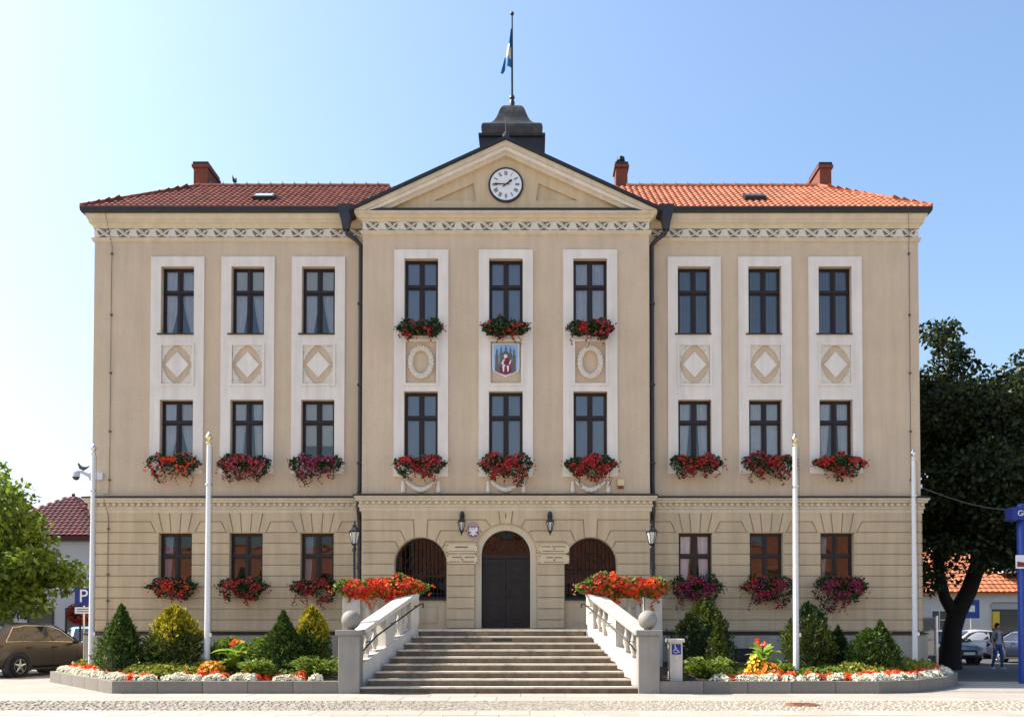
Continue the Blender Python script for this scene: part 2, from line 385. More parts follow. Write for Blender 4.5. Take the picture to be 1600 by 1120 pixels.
for (y0, y1, w, sh) in ((-7.03, -6.0, 1.05, 0), (-8.10, -7.05, 1.05, .5), (-11.2, -10.27, 1.0, .25), (-12.2, -11.22, 1.0, .7), (-13.2, -12.22, 1.0, .1)):
    me = MB().box(-w / 2 + .006, w / 2 - .006, 0, y1 - y0, .0, .014).mesh('paving_slab', ['slab'])
    for i in range(-17, 18):
        o = put('paving_slab', me, pave, (i * w + sh * w, y0, random.uniform(0, .003)), random.uniform(-.002, .002))
# cobbled gutter band
c = MB()
yy = -10.22
while yy < -8.16:
    d = random.uniform(.10, .135); xx = -21.
    while xx < 21:
        w = random.uniform(.10, .17); h = random.uniform(.012, .032); j = .016; q = random.uniform(-.012, .012)
        x0, x1, y0, y1 = xx + j, xx + w, yy + q + .012, yy + d + q
        vs = [(x0, y0, 0), (x1, y0, 0), (x1, y1, 0), (x0, y1, 0)] + [(x0 + .02, y0 + .02, h), (x1 - .02, y0 + .02, h + random.uniform(-.006, .006)), (x1 - .02, y1 - .02, h), (x0 + .02, y1 - .02, h + random.uniform(-.006, .006))]
        c.add(vs, [(4, 5, 6, 7), (0, 1, 5, 4), (1, 2, 6, 5), (2, 3, 7, 6), (3, 0, 4, 7)]); xx += w
    yy += d
o = c.build('cobblestones', 'cobble', pave); o['kind'] = 'stuff'

# ================================================================== TOWN HALL
TH = thing('town_hall', 'three-storey beige town hall with clock pediment, white-framed windows and red tiled roof', 'town hall')
WX = 12.72; RX = 4.34; RY = -.5           # wing half length, risalit half width and plane
WC = [5.79, 7.965, 10.13]                 # window axes of a wing
CC = [-2.56, 0, 2.55]
HW = .51
J = [1.48, 1.815, 2.15, 2.485, 2.82, 3.155, 3.49, 3.825, 4.16, 4.49, 4.82, 5.10]
# ---- upper walls
for s in (-1, 1):
    xs = sorted((s * RX, s * WX))
    holes = []
    for w in WC: holes += [rect(s * w - HW, s * w + HW, 10.61, 12.70), rect(s * w - HW, s * w + HW, 6.72, 8.57)]
    MB().plate(rect(xs[0], xs[1], 5.3, 14.3), holes, 0, .45).build('wall', 'stucco', TH)
holes = []
for w in CC: holes += [rect(w - HW, w + HW, 10.42, 12.74), rect(w - HW, w + HW, 6.5, 8.70)]
MB().plate(rect(-RX, RX, 5.3, 14.0), holes, RY, RY + .45).build('wall', 'stucco', TH)
b = MB()
for s in (-1, 1):
    b.box(min(s * RX, s * (RX - .3)), max(s * RX, s * (RX - .3)), RY + .45, .45, 0, 14.0)
    b.box(min(s * WX, s * (WX - .4)), max(s * WX, s * (WX - .4)), .45, 13, 0, 14.2)
b.box(-WX, WX, 12.6, 13, 0, 14.2)
b.build('wall', 'stucco', TH)
b = MB()
b.box(-12.3, 12.3, 3.6, 3.7, 0, 14.1)
for z in (1.4, 5.75, 9.7, 13.9): b.box(-12.3, 12.3, .5, 3.6, z - .2, z)
for x in (-9.1, -6.9, -4.6, -1.3, 1.3, 4.6, 6.9, 9.1): b.box(x - .08, x + .08, .5, 3.6, 0, 14)
b.build('interior_wall', 'inside', TH)
# ---- ground floor walls and their rusticated blocks
GAP, PR = .016, .045
gw = {}
for s in (-1, 1):
    xs = sorted((s * RX, s * WX))
    holes = [rect(s * w - HW, s * w + HW, 2.82, 4.47) for w in WC]
    W = MB().plate(rect(xs[0], xs[1], 0, 5.3), holes, 0, .45).build('ground_floor_wall', 'plaster', TH); gw[s] = W
    def stone(poly, W=W, yf=0.): MB().prism(inset(poly, GAP), yf - PR, yf + .01).build('stone_block', 'plaster', W)
    cs = sorted(s * w for w in WC)
    lo, hi = xs
    for k in range(4): stone(rect(lo, hi, J[k], J[k + 1]))
    edges = [lo] + [q for c_ in cs for q in (c_ - HW, c_ + HW)] + [hi]
    for k in range(4, 9):
        for a in range(0, len(edges), 2):
            stone(rect(edges[a] - (GAP if a else 0), edges[a + 1] + (GAP if a + 2 < len(edges) else 0), J[k], J[k + 1]))
    for a in range(len(cs) + 1):          # course beside the flat arches, and the top band over it
        L_ = cs[a - 1] if a else None; R_ = cs[a] if a < len(cs) else None
        z0, z1, z2 = 4.49, 4.82, 5.10
        p = ([(L_ + .60, z0), (L_ + .76, z1)] if a else [(lo, z0), (lo, z1)])
        q = ([(R_ - .76, z1), (R_ - .60, z0)] if R_ is not None else [(hi, z1), (hi, z0)])
        stone(p + q)
        p = ([(L_ + .52, z2), (L_ + .38, 4.47), (L_ + .60, 4.47), (L_ + .76, z1)] if a else [(lo, z2), (lo, z1)])
        q = ([(R_ - .76, z1), (R_ - .60, 4.47), (R_ - .38, 4.47), (R_ - .52, z2)] if R_ is not None else [(hi, z1), (hi, z2)])
        stone(p + q)
    for c_ in cs:
        for (t0, t1, b0, b1) in ((-.52, -.185, -.38, -.13), (-.185, .185, -.13, .13), (.185, .52, .13, .38)):
            stone([(c_ + b0, 4.47), (c_ + b1, 4.47), (c_ + t1, 5.10), (c_ + t0, 5.10)])
    for k in range(11):                   # bands on the end walls
        x0 = s * WX
        MB().box(min(x0, x0 + s * PR), max(x0, x0 + s * PR), .02, 12.9, J[k] + GAP, J[k + 1] - GAP).build('stone_block', 'plaster', W)
# centre
AR, AZ, DR, DZ = .78, 3.51, .93, 3.78
cholesc = [arch(-2.56, AR, 1.55, AZ), arch(0, DR, 1.55, DZ), arch(2.55, AR, 1.55, AZ)]
CW = MB().plate(rect(-RX, RX, 0, 5.3), cholesc, RY, RY + .45).build('ground_floor_wall', 'plaster', TH)
def cstone(poly): MB().prism(inset(poly, GAP), RY - PR, RY + .01).build('stone_block', 'plaster', CW)
ARCH = [(-2.56, AR, AZ, {4.82: (.216, .185), 4.49: (.60, .445), 4.16: (.754, .65)}),
        (0., DR, DZ, {4.82: (.60, .45), 4.49: (.81, .66), 4.16: (.93, .87)}),
        (2.55, AR, AZ, {4.82: (.216, .185), 4.49: (.60, .445), 4.16: (.754, .65)})]
def jend(A, z, sd):
    """joint end and arch point at side sd (-1 left of arch, +1 right)"""
    cx, r, zs, tb = A
    if z in tb: e, p = tb[z]; return [(cx + sd * e, z), (cx + sd * p, zs + math.sqrt(max(0, r * r - p * p)))]
    if z > zs: x = math.sqrt(max(0, r * r - (z - zs) ** 2)); return [(cx + sd * x, z)]
    return [(cx + sd * r, z)]
def arcpts(A, sd, pa, pb, n=6):
    cx, r, zs, tb = A
    za, zb = pa[1], pb[1]; out = []
    aa = math.asin(max(0, min(1, (za - zs) / r))); ab = math.asin(max(0, min(1, (zb - zs) / r)))
    for i in range(1, n):
        t = aa + (ab - aa) * i / n; out.append((cx + sd * r * math.cos(t), zs + r * math.sin(t)))
    return out
for k in range(len(J) - 2):
    za, zb = J[k], J[k + 1]
    if zb <= 1.6: continue
    za = max(za, 1.55)
    bays = [(None, ARCH[0]), (ARCH[0], ARCH[1]), (ARCH[1], ARCH[2]), (ARCH[2], None)]
    for (A, B) in bays:
        poly = []
        if A is None: poly += [(-RX, zb), (-RX, za)]
        else:
            u, l = jend(A, zb, 1), jend(A, za, 1)
            poly += u + (arcpts(A, 1, u[-1], l[-1]) if u[-1][1] > A[2] else []) + l[::-1]
        if B is None: poly += [(RX, za), (RX, zb)]
        else:
            u, l = jend(B, zb, -1), jend(B, za, -1)
            poly += l + (arcpts(B, -1, l[-1], u[-1]) if u[-1][1] > B[2] else []) + u[::-1]
        cl = []
        for p in poly:
            if not cl or (abs(p[0] - cl[-1][0]) + abs(p[1] - cl[-1][1])) > .004: cl.append(p)
        cstone(cl)
# top band stones: over each window arch as far as the keystone of the door
for sd in (-1, 1):
    A = ARCH[0] if sd < 0 else ARCH[2]; D = ARCH[1]
    o_ = [(sd * RX, 5.10), (sd * RX, 4.82)]
    l = jend(A, 4.82, sd); r_ = jend(A, 4.82, -sd)
    mid = []
    t0 = math.acos(.185 / AR)
    for i in range(9):
        t = t0 + (math.pi - 2 * t0) * i / 8; mid.append((A[0] + sd * AR * math.cos(t), AZ + AR * math.sin(t)))
    d_ = jend(D, 4.82, sd)
    dm = []
    for i in range(1, 5):
        x = .45 + (.16 - .45) * i / 4; dm.append((sd * x, DZ + math.sqrt(DR * DR - x * x)))
    cstone(o_ + [l[0]] + mid + [r_[0]] + d_ + dm + [(sd * .215, 5.10)])
ks = MB().prism(inset([(-.16, 4.69), (.16, 4.69), (.215, 5.10), (-.215, 5.10)], GAP), RY - PR - .02, RY + .01).build('keystone', 'plaster', TH)
o = put('house_number', text_mesh('1', .2, .004), ks, (0, RY - PR - .024, 4.93)); o.data.materials.append(M['ink'])
# ---- plinth
pth = [(-WX, 13), (-WX, 0), (-RX, 0), (-RX, RY), (RX, RY), (RX, 0), (WX, 0), (WX, 13)]
MB().sweep(pth, [(0, -.1), (.12, -.1), (.12, 1.30), (.09, 1.36), (0, 1.36)]).build('plinth', 'plinth', TH)
MB().sweep(pth, [(0, 1.37), (.14, 1.37), (.14, 1.405), (0, 1.46)]).build('plinth_flashing', 'flash', TH)
for x in (-8., 7.45, -5.8, 9.9):
    w = MB().box(x - .5, x + .5, -.135, -.125, .55, .95).build('basement_window', 'frame', TH)
    MB().box(x - .44, x + .44, -.14, -.137, .6, .9).build('pane', 'shopglass', w)
# ---- string course with dentils
sc = MB().sweep(pth, [(0, 5.08), (.055, 5.08), (.055, 5.19), (.09, 5.21), (.09, 5.27), (.07, 5.275), (.07, 5.385), (.15, 5.39), (.16, 5.45), (.20, 5.47), (.20, 5.525), (0, 5.525)]).build('string_course', 'cornice', TH)
d = MB()
def dent(x0, x1, y):
    n = int((x1 - x0) / .185)
    for i in range(n):
        x = x0 + (i + .5) * (x1 - x0) / n; d.box(x - .045, x + .045, y - .14, y - .065, 5.285, 5.375)
dent(-WX - .1, -RX - .2, 0); dent(RX + .2, WX + .1, 0); dent(-RX - .1, RX + .1, RY)
o = d.build('dentil_row', 'cornice', sc); o['kind'] = 'stuff'
MB().sweep(pth, [(0, 5.53), (.225, 5.53), (.23, 5.565), (0, 5.62)]).build('flashing', 'flash', TH)
# ---- main cornices and friezes
pl = [(-WX, 13), (-WX, 0), (-RX, 0)]; pr = [(RX, 0), (WX, 0), (WX, 13)]; pc = [(-RX, .2), (-RX, RY), (RX, RY), (RX, .2)]
lowm = [(0, 13.47), (.05, 13.49), (.05, 13.53), (.075, 13.55), (.075, 13.585), (0, 13.60)]
cprof = [(0, 13.885), (.03, 13.885), (.035, 13.93), (.06, 13.98), (.11, 14.03), (.13, 14.03), (.135, 14.11), (.16, 14.12), (.165, 14.15), (.20, 14.21), (.225, 14.29), (.225, 14.32), (0, 14.32)]
for p_ in (pl, pr):
    MB().sweep(p_, lowm).build('moulding', 'cornice', TH)
    MB().sweep(p_, cprof).build('cornice', 'cornice', TH)
    MB().sweep(p_, [(.18, 14.325), (.20, 14.275), (.28, 14.275), (.315, 14.33), (.325, 14.45), (.18, 14.45)]).build('gutter', 'flash', TH)
MB().sweep(pc, lowm).build('moulding', 'cornice', TH)
MB().sweep(pc, [(0, 13.87), (.03, 13.87), (.035, 13.90), (.07, 13.94), (.10, 13.955), (.12, 13.955), (.13, 14.02), (.19, 14.05), (.22, 14.055), (.22, 14.13), (0, 14.13)]).build('cornice', 'cornice', TH)
def frieze_unit(w):
    m = MB(); h = .27; z0 = 13.605
    for dz, r in ((-.030, .019), (.030, .019)):     # double band falling across the unit
        pts = []
        for i in range(11):
            u = i / 10; e = u * u * (3 - 2 * u); pts.append((w * (.10 + .80 * u), -.024, z0 + h * (.95 - .90 * e) + dz * math.sin(math.pi * u)))
        m.tube(pts, r, 6)
    pts = [(w * (.14 + .72 * i / 10), -.012, z0 + h * (.05 + .90 * (i / 10) ** 1.4)) for i in range(11)]
    m.tube(pts, .018, 6)
    for sg, x0 in ((1, 0.), (-1, w)):               # half of a broad bell-shaped leaf at either end
        poly = [(0, .015), (.25, .02), (.285, .05), (.25, .08), (.20, .12), (.165, .17), (.15, .22), (.10, .25), (0, .262)]
        m.prism([(x0 + sg * w * a, z0 + b_) for a, b_ in poly], -.026, .002)
    for (a, b_, c_) in ((.40, .215, .06), (.62, .06, .06), (.66, .20, .05), (.36, .07, .05)):   # small leaflets
        m.prism([(w * a - c_ * .8, z0 + b_ - .012), (w * a, z0 + b_ - .028), (w * a + c_ * .8, z0 + b_ + .012), (w * a, z0 + b_ + .028)], -.018, .002)
    return m
def frieze(x0, x1, y, n):
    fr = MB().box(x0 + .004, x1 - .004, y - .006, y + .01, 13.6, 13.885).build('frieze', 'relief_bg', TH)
    w = (x1 - x0) / n; me = frieze_unit(w).mesh('frieze_ornament', ['relief'])
    for i in range(n): put('frieze_ornament', me, fr, (x0 + i * w, y - .006, 0))
frieze(-WX, -RX, 0, 14); frieze(RX, WX, 0, 14); frieze(-RX, RX, RY, 15)
for s in (-1, 1):
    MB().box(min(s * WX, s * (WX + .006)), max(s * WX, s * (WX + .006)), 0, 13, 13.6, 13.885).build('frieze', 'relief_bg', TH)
# ---- pediment
SL = (16.36 - 14.22) / 4.61
def chev(z0, t, y0, zb, name, mt):
    xo, xi = (z0 - zb) / SL, (z0 - t - zb) / SL
    MB().prism([(-xo, zb), (-xi, zb), (0, z0 - t), (xi, zb), (xo, zb), (0, z0)], y0, RY + .02).build(name, mt, TH)
chev(16.25, .15, -.76, 14.135, 'raking_cornice', 'cornice')
chev(16.10, .11, -.70, 14.134, 'raking_cornice', 'trim')
chev(15.99, .13, -.62, 14.133, 'raking_cornice', 'cornice')
zt = 15.88; xw = (zt - 14.13) / SL
tri = [[(s * .99, 15.07), (s * .90, 14.53), (s * 2.20, 14.53)] for s in (-1, 1)]
ty = MB().plate([(-xw, 14.13), (xw, 14.13), (0, zt)], tri, RY + .01, RY + .3).build('tympanum', 'plaster', TH)
for t_ in tri: MB().prism(t_, RY + .08, RY + .1).build('recessed_panel', 'plaster', ty)
MB().prism([(-4.1, 14.132), (4.1, 14.132), (3.85, 14.20), (-3.85, 14.20)], -.735, RY).build('flashing', 'flash', TH)
# gable roof of the risalit
for s in (-1, 1):
    x1 = 4.72; z1 = 16.26 - SL * x1
    v = [(0, -.82, 16.26), (s * x1, -.82, z1), (s * x1, 3.2, z1), (0, 3.2, 16.26)]
    v += [(x, y, z + .1) for x, y, z in v]
    MB().add(v, [(0, 1, 2, 3), (7, 6, 5, 4), (0, 4, 5, 1), (1, 5, 6, 2), (2, 6, 7, 3), (3, 7, 4, 0)]).build('gable_roof', 'flash', TH)
sp = MB(); sp.lathe([(.10, 16.3), (.09, 16.45), (.03, 16.53)], 8, (0, -.7, 0)); sp.tube([(0, -.7, 16.45), (0, -.7, 16.95)], .018, 6)
sp.build('apex_spike', 'pipe', TH)
# ---- clock
ck = MB(); ck.prism([(.53 * math.cos(2 * math.pi * i / 48), 14.99 + .53 * math.sin(2 * math.pi * i / 48)) for i in range(48)], RY - .06, RY + .02)
ck = ck.build('clock', 'black', TH)
MB().prism([(.475 * math.cos(2 * math.pi * i / 48), 14.99 + .475 * math.sin(2 * math.pi * i / 48)) for i in range(48)], RY - .066, RY - .05).build('clock_face', 'white', ck)
ROM = ['XII', 'I', 'II', 'III', 'IIII', 'V', 'VI', 'VII', 'VIII', 'IX', 'X', 'XI']
for h, t in enumerate(ROM):
    m = MB(); wd_ = {'I': .026, 'V': .052, 'X': .052}; tw = sum(wd_[c] for c in t) + .008; x = -tw / 2; hh = .062; w = .007
    for c in t:
        cw = wd_[c]; xm = x + cw / 2
        def bar(xa, za, xb, zb, w=w): 
            d_ = Vector((xb - xa, zb - za)).normalized(); nx, nz = -d_.y * w, d_.x * w
            m.prism([(xa + nx, za + nz), (xa - nx, za - nz), (xb - nx, zb - nz), (xb + nx, zb + nz)], -.004, .004)
        if c == 'I': bar(xm, -hh, xm, hh)
        elif c == 'V': bar(x + .012, hh, xm, -hh); bar(x + cw - .006, hh, xm, -hh, .004)
        else: bar(x + .008, hh, x + cw - .006, -hh); bar(x + cw - .006, hh, x + .008, -hh, .004)
        x += cw
    bar(0, .085, 0, .105, .005)
    o = m.build('numeral', 'ink', ck); a = 2 * math.pi * h / 12
    o.location = (.345 * math.sin(a), RY - .068, 14.99 + .345 * math.cos(a)); o.rotation_euler = (0, a, 0)
for nm, ang, ln, wv in (('hour_hand', R(52.5), .24, .022), ('minute_hand', R(271), .40, .017)):
    m = MB().prism([(-wv * .6, -.12), (wv * .6, -.12), (wv, ln * .55), (wv * 1.9, ln * .72), (0, ln), (-wv * 1.9, ln * .72), (-wv, ln * .55)], -.005, .005)
    o = m.build(nm, 'ink', ck); o.location = (0, RY - .085 - (.012 if nm[0] == 'm' else 0), 14.99); o.rotation_euler = (0, ang, 0)
# ---- roof
EO, EZ, TW, TZ = .28, 14.42, 2.62, 16.33
ex, ey = WX + .29, -.29; tx, ty_ = ex - TW, ey + TW
def slope_roof(s, mt):
    m = MB()
    v = [(s * ex, ey, EZ), (s * 3.2, ey, EZ), (s * 3.2, ty_, TZ), (s * tx, ty_, TZ), (s * ex, 13.7, EZ), (s * tx, 13.7 - TW, TZ)]
    m.add(v, [(0, 1, 2, 3) if s < 0 else (3, 2, 1, 0), (0, 3, 5, 4) if s < 0 else (4, 5, 3, 0)])
    rf = m.build('roof', mt, TH)
    n = Vector((0, -(TZ - EZ), TW)).normalized(); up = Vector((0, TW, TZ - EZ)); Ls = up.length; up.normalize()
    rows = 12; cw = .19; tm = MB()
    def tiles(org, ax, nrm, upv, length, cut0, cut1):
        for r in range(rows):
            a, b2 = Ls * r / rows - .02, Ls * (r + 1) / rows + .04
            k0 = int(cut0(a) / cw + .5); k1 = int((length - cut1(a)) / cw)
            for k in range(k0, k1):
                x = (k + (.0)) * cw; vs = []; jz = random.uniform(0, .008)
                for (u, lift) in ((a, .034 + jz), (b2, .010)):
                    for i in range(5):
                        t = i / 4; hgt = .024 * math.cos((t - .35) * 2.1 * math.pi) * (1 if t < .85 else .6)
                        vs.append(org + ax * (x + t * cw * 1.04) + upv * u + nrm * (lift + hgt + .02))
                for i in range(5):
                    vs.append(org + ax * (x + i / 4 * cw * 1.04) + upv * a + nrm * .0)
                tm.add([tuple(q) for q in vs], [(i, i + 1, i + 6, i + 5) for i in range(4)] + [(10 + i, 11 + i, i + 1, i) for i in range(4)])
    L_ = ex - 3.4
    tiles(Vector((s * ex, ey, EZ)), Vector((-s, 0, 0)), n, up, L_, lambda u: u * TW / Ls, lambda u: 0)
    n2 = Vector((s * (TZ - EZ), 0, TW)).normalized(); up2 = Vector((-s * TW, 0, TZ - EZ)).normalized()
    tiles(Vector((s * ex, ey, EZ)), Vector((0, 1, 0)), n2, up2, 13.7 - ey, lambda u: u * TW / Ls, lambda u: u * TW / Ls)
    o = tm.build('roof_tiles', mt, rf); o['kind'] = 'stuff'
    rt = MB(); rt.tube([(-.21, 0, 0), (.2, 0, 0)], [.085, .075], 8); rt.tube([(-.22, 0, 0), (-.16, 0, 0)], [.095, .092], 8)
    rt.tube([(-.19, 0, .1), (-.19, 0, .15)], .012, 4)
    me = rt.mesh('ridge_tile', [mt])
    x = s * tx
    nrd = int((tx - 3.6) / .40)
    for i in range(nrd): put('ridge_tile', me, rf, (s * (tx - .2 - i * .40), ty_, TZ + .05), 0)
    hv = Vector((s * tx, ty_, TZ)) - Vector((s * ex, ey, EZ)); nh = int(hv.length / .4)
    hm = MB().tube([(-.21, 0, 0), (.22, 0, 0)], [.085, .08], 8).mesh('hip_tile', [mt])
    for i in range(nh):
        p = Vector((s * ex, ey, EZ)) + hv * ((i + .5) / nh); o = put('hip_tile', hm, rf, p + Vector((0, 0, .045)))
        o.rotation_euler = hv.to_track_quat('X', 'Z').to_euler()
    return rf
rfL = slope_roof(-1, 'tile_redbrown'); rfR = slope_roof(1, 'tile_redorange')
MB().box(-tx, tx, ty_ - .02, 13.7 - TW, TZ - .12, TZ - .02).build('flat_roof', 'flash', TH)
MB().add([(-tx, 13.7 - TW, TZ), (tx, 13.7 - TW, TZ), (ex, 13.7, EZ), (-ex, 13.7, EZ)], [(0, 1, 2, 3)]).build('roof', 'tile_redbrown', TH)
def skylight(x, rf):
    t0, t1 = .9, 1.32; up = Vector((0, TW, TZ - EZ)).normalized(); n = Vector((0, -(TZ - EZ), TW)).normalized(); o0 = Vector((x, ey, EZ))
    def bx(m, w, a, b_, h0, h1):
        vs = [o0 + Vector((sx * w, 0, 0)) + up * u + n * h for h in (h0, h1) for u in (a, b_) for sx in (-1, 1)]
        m.add([tuple(v) for v in vs], [(0, 2, 3, 1), (4, 5, 7, 6), (0, 1, 5, 4), (2, 6, 7, 3), (0, 4, 6, 2), (1, 3, 7, 5)])
    m = MB(); bx(m, .33, t0, t1, .0, .16); w = m.build('skylight', 'flash', TH)
    return w, bx
for x, rf in ((-7.65, rfL), (7.8, rfR)):
    w, bx = skylight(x, rf); m = MB(); bx(m, .27, .96, 1.26, .161, .17); m.build('pane', 'carglass' if x > 0 else 'skyblue', w)
# ---- chimneys
def chimney(x, y, w, dp, z0, z1, pot=False):
    m = MB(); m.box(x - w, x + w, y - dp, y + dp, z0, z1 - .2)
    o = m.build('chimney', 'brick', TH, bevel=.01)
    MB().box(x - w - .05, x + w + .05, y - dp - .05, y + dp + .05, z1 - .2, z1 - .1).build('chimney_band', 'brick', o)
    MB().box(x - w - .02, x + w + .02, y - dp - .02, y + dp + .02, z1 - .1, z1).build('chimney_cap', 'flash', o)
    if pot:
        MB().lathe([(.12, z1), (.11, z1 + .15), (.15, z1 + .18), (.13, z1 + .3), (.02, z1 + .34)], 10, (x, y, 0)).build('chimney_pot', 'flash', o)
chimney(-10.42, 3.1, .24, .55, 15.9, 17.32); chimney(3.86, 3.2, .2, .3, 15.9, 17.5, True); chimney(10.72, 3.1, .2, .55, 15.9, 17.3)
# ---- cupola
cu = MB().box(-1.05, 1.21, 3.9, 6.1, 15.9, 18.92).build('cupola', 'flash', TH)
MB().box(-1.10, 1.26, 3.82, 6.18, 18.92, 19.02).build('cupola_cornice', 'flash', cu)
bell = [(.96, 19.02), (1.04, 19.06), (1.08, 19.16), (1.09, 19.30), (1.06, 19.42), (.99, 19.49), (.88, 19.55), (.75, 19.64), (.65, 19.77), (.57, 19.93), (.51, 20.10), (.46, 20.26), (.40, 20.40), (.32, 20.50), (.23, 20.56), (.05, 20.6)]
m = MB()
for (r0, z0_), (r1, z1_) in zip(bell, bell[1:]):
    v = [(.08 + sx * r, 5 + sy * r, z) for r, z in ((r0, z0_), (r1, z1_)) for sx, sy in ((-1, -1), (1, -1), (1, 1), (-1, 1))]
    m.add(v, [(i, (i + 1) % 4, 4 + (i + 1) % 4, 4 + i) for i in range(4)])
m.build('bell_roof', 'copper', cu, smooth=True)
m = MB(); m.tube([(.06, 5, 20.6), (.06, 5, 24.05)], [.045, .028], 8); m.lathe([(.09, 20.66), (.10, 20.8), (.06, 20.9), (.10, 20.95), (.09, 21.03), (.03, 21.1)], 10, (.06, 5, 0)); m.ball((.06, 5, 24.1), .075, 10)
m.build('roof_flagpole', 'pipe', cu, smooth=True)
# ---- downpipes
for s in (-1, 1):
    m = MB(); x = s * 4.47
    m.tube([(s * 4.88, -.33, 13.72), (s * 4.86, -.31, 13.60), (s * 4.6, -.2, 13.45), (x, -.13, 13.3), (x, -.12, 12), (x, -.12, 8), (x, -.12, 5.95), (x, -.2, 5.75), (x, -.32, 5.6), (x, -.32, 5.1), (x, -.2, 4.95), (x, -.13, 4.8), (x, -.12, 1.6), (x, -.2, 1.45), (x, -.2, .05)], .068, 10)
    dp = m.build('downpipe', 'pipe', TH, smooth=True)
    h = MB(); a = [(.23, 14.44), (.23, 14.33), (.19, 14.15), (.12, 13.9), (.09, 13.68)]
    for (r0, z0_), (r1, z1_) in zip(a, a[1:]):
        v = [(s * 4.88 + sx * r, -.36 + sy * min(r, .14), z) for r, z in ((r0, z0_), (r1, z1_)) for sx, sy in ((-1, -1), (1, -1), (1, 1), (-1, 1))]
        h.add(v, [(i, 4 + i, 4 + (i + 1) % 4, (i + 1) % 4) for i in range(4)])
    h.build('hopper', 'pipe', dp)
    for z in (11.5, 9, 6.6, 3.4):
        MB().box(x - .085, x + .085, -.2, -.0, z - .025, z + .025).build('bracket', 'pipe', dp)
# ---- lightning conductors
for x in (-12.17, 12.42):
    pts = [(x - .12, -.34, 14.3), (x - .10, -.25, 14.2), (x - .02, -.1, 13.55)] + [(x + random.uniform(-.008, .008), -.03, z) for z in np.arange(13.3, 5.8, -.6)] + [(x, -.05, 5.68), (x, -.38, 5.6), (x, -.36, 5.4), (x - .01, -.09, 5.05)] + [(x + random.uniform(-.008, .008), -.075, z) for z in np.arange(4.8, 1.6, -.6)] + [(x, -.16, 1.4), (x, -.16, .1)]
    cn = MB().tube(pts, .009, 5).build('lightning_conductor', 'wire', TH)
    for z in (13.1, 11.2, 9.4, 7.6, 6.1, 4.6, 3.2, 2.4, 1.7): MB().box(x - .03, x + .03, -.1 if z < 5 else -.06, 0, z - .025, z + .025).build('clip', 'wire', cn)
# ---- window surrounds, panels
def ring(m, x0, x1, z0, z1, t, y0, y1): m.plate(rect(x0, x1, z0, z1), [rect(x0 + t, x1 - t, z0 + t, z1 - t)], y0, y1)
CORN = [(0, 0), (.36, 0), (.345, .045), (.30, .05), (.275, .10), (.225, .11), (.205, .165), (.155, .185), (.14, .24), (.095, .265), (.085, .32), (.05, .345), (.045, .43), (0, .455)]
for s in (-1, 1):
    for w in WC:
        x = s * w
        su = MB().plate(rect(x - .82, x + .82, 6.3, 13.0), [rect(x - HW, x + HW, 10.61, 12.70), rect(x - .47, x + .47, 9.05, 10.26), rect(x - HW, x + HW, 6.72, 8.57)], -.055, .002).build('window_surround', 'trim', TH)
        m = MB(); ring(m, x - .535, x + .535, 8.99, 10.32, .07, -.085, -.02); m.build('panel_moulding', 'trim', su)
        m = MB(); m.prism([(x, 9.26), (x + .36, 9.66), (x, 10.06), (x - .36, 9.66)], -.035, .002); m.build('diamond', 'trim', su)
        for sx in (-1, 1):
            for sz in (-1, 1):
                MB().prism([(x + sx * (.455 - a * 1.0), 9.655 + sz * (.595 - b_ * 1.1)) for a, b_ in CORN], -.042, .002).build('corner_ornament', 'relief', su)
for i, x in enumerate(CC):
    su = MB().plate(rect(x - .82, x + .82, 6.12, 13.01), [rect(x - HW, x + HW, 10.42, 12.74), rect(x - .46, x + .46, 8.93, 10.22), rect(x - HW, x + HW, 6.5, 8.70)], RY - .055, RY + .002).build('window_surround', 'trim', TH)
    m = MB(); ring(m, x - .53, x + .53, 8.87, 10.28, .07, RY - .085, RY - .02); m.build('panel_moulding', 'trim', su)
    if i != 1:
        m = MB(); k = 26
        pts = [(x + .315 * math.cos(2 * math.pi * j / k), RY - .03, 9.58 + .43 * math.sin(2 * math.pi * j / k)) for j in range(k + 1)]
        m.tube(pts, .075, 8)
        for j in range(k * 2):
            t = math.pi * j / k; rr = .315 + (.05 if j % 2 else -.05)
            m.ball((x + rr * math.cos(t), RY - .075, 9.58 + (rr + .115) * math.sin(t)), .042, 6)
        m.build('laurel_wreath', 'relief', su, smooth=True)
    g_ = MB(); k = 14; pts = []
    for j in range(k + 1):
        u = -1 + 2 * j / k; pts.append((x + .44 * u, RY - .03, 5.72 + .27 * abs(u) ** 1.7))
    g_.tube(pts, [.04 + .06 * (1 - abs(-1 + 2 * j / k)) ** .7 for j in range(k + 1)], 8)
    for j in range(2, k - 1): g_.ball((pts[j][0], RY - .085, pts[j][2] + (.03 if j % 2 else -.03)), .04, 6)
    gl = g_.build('garland', 'garland_p', TH, smooth=True)
    for sx in (-1, 1):
        MB().lathe([(.02, 6.0), (.05, 5.97), (.045, 5.9), (.06, 5.8), (.075, 5.68), (.055, 5.63), (.015, 5.60)][::-1], 8, (x + sx * .53, RY - .03, 0)).build('tassel', 'trim', gl, smooth=True)
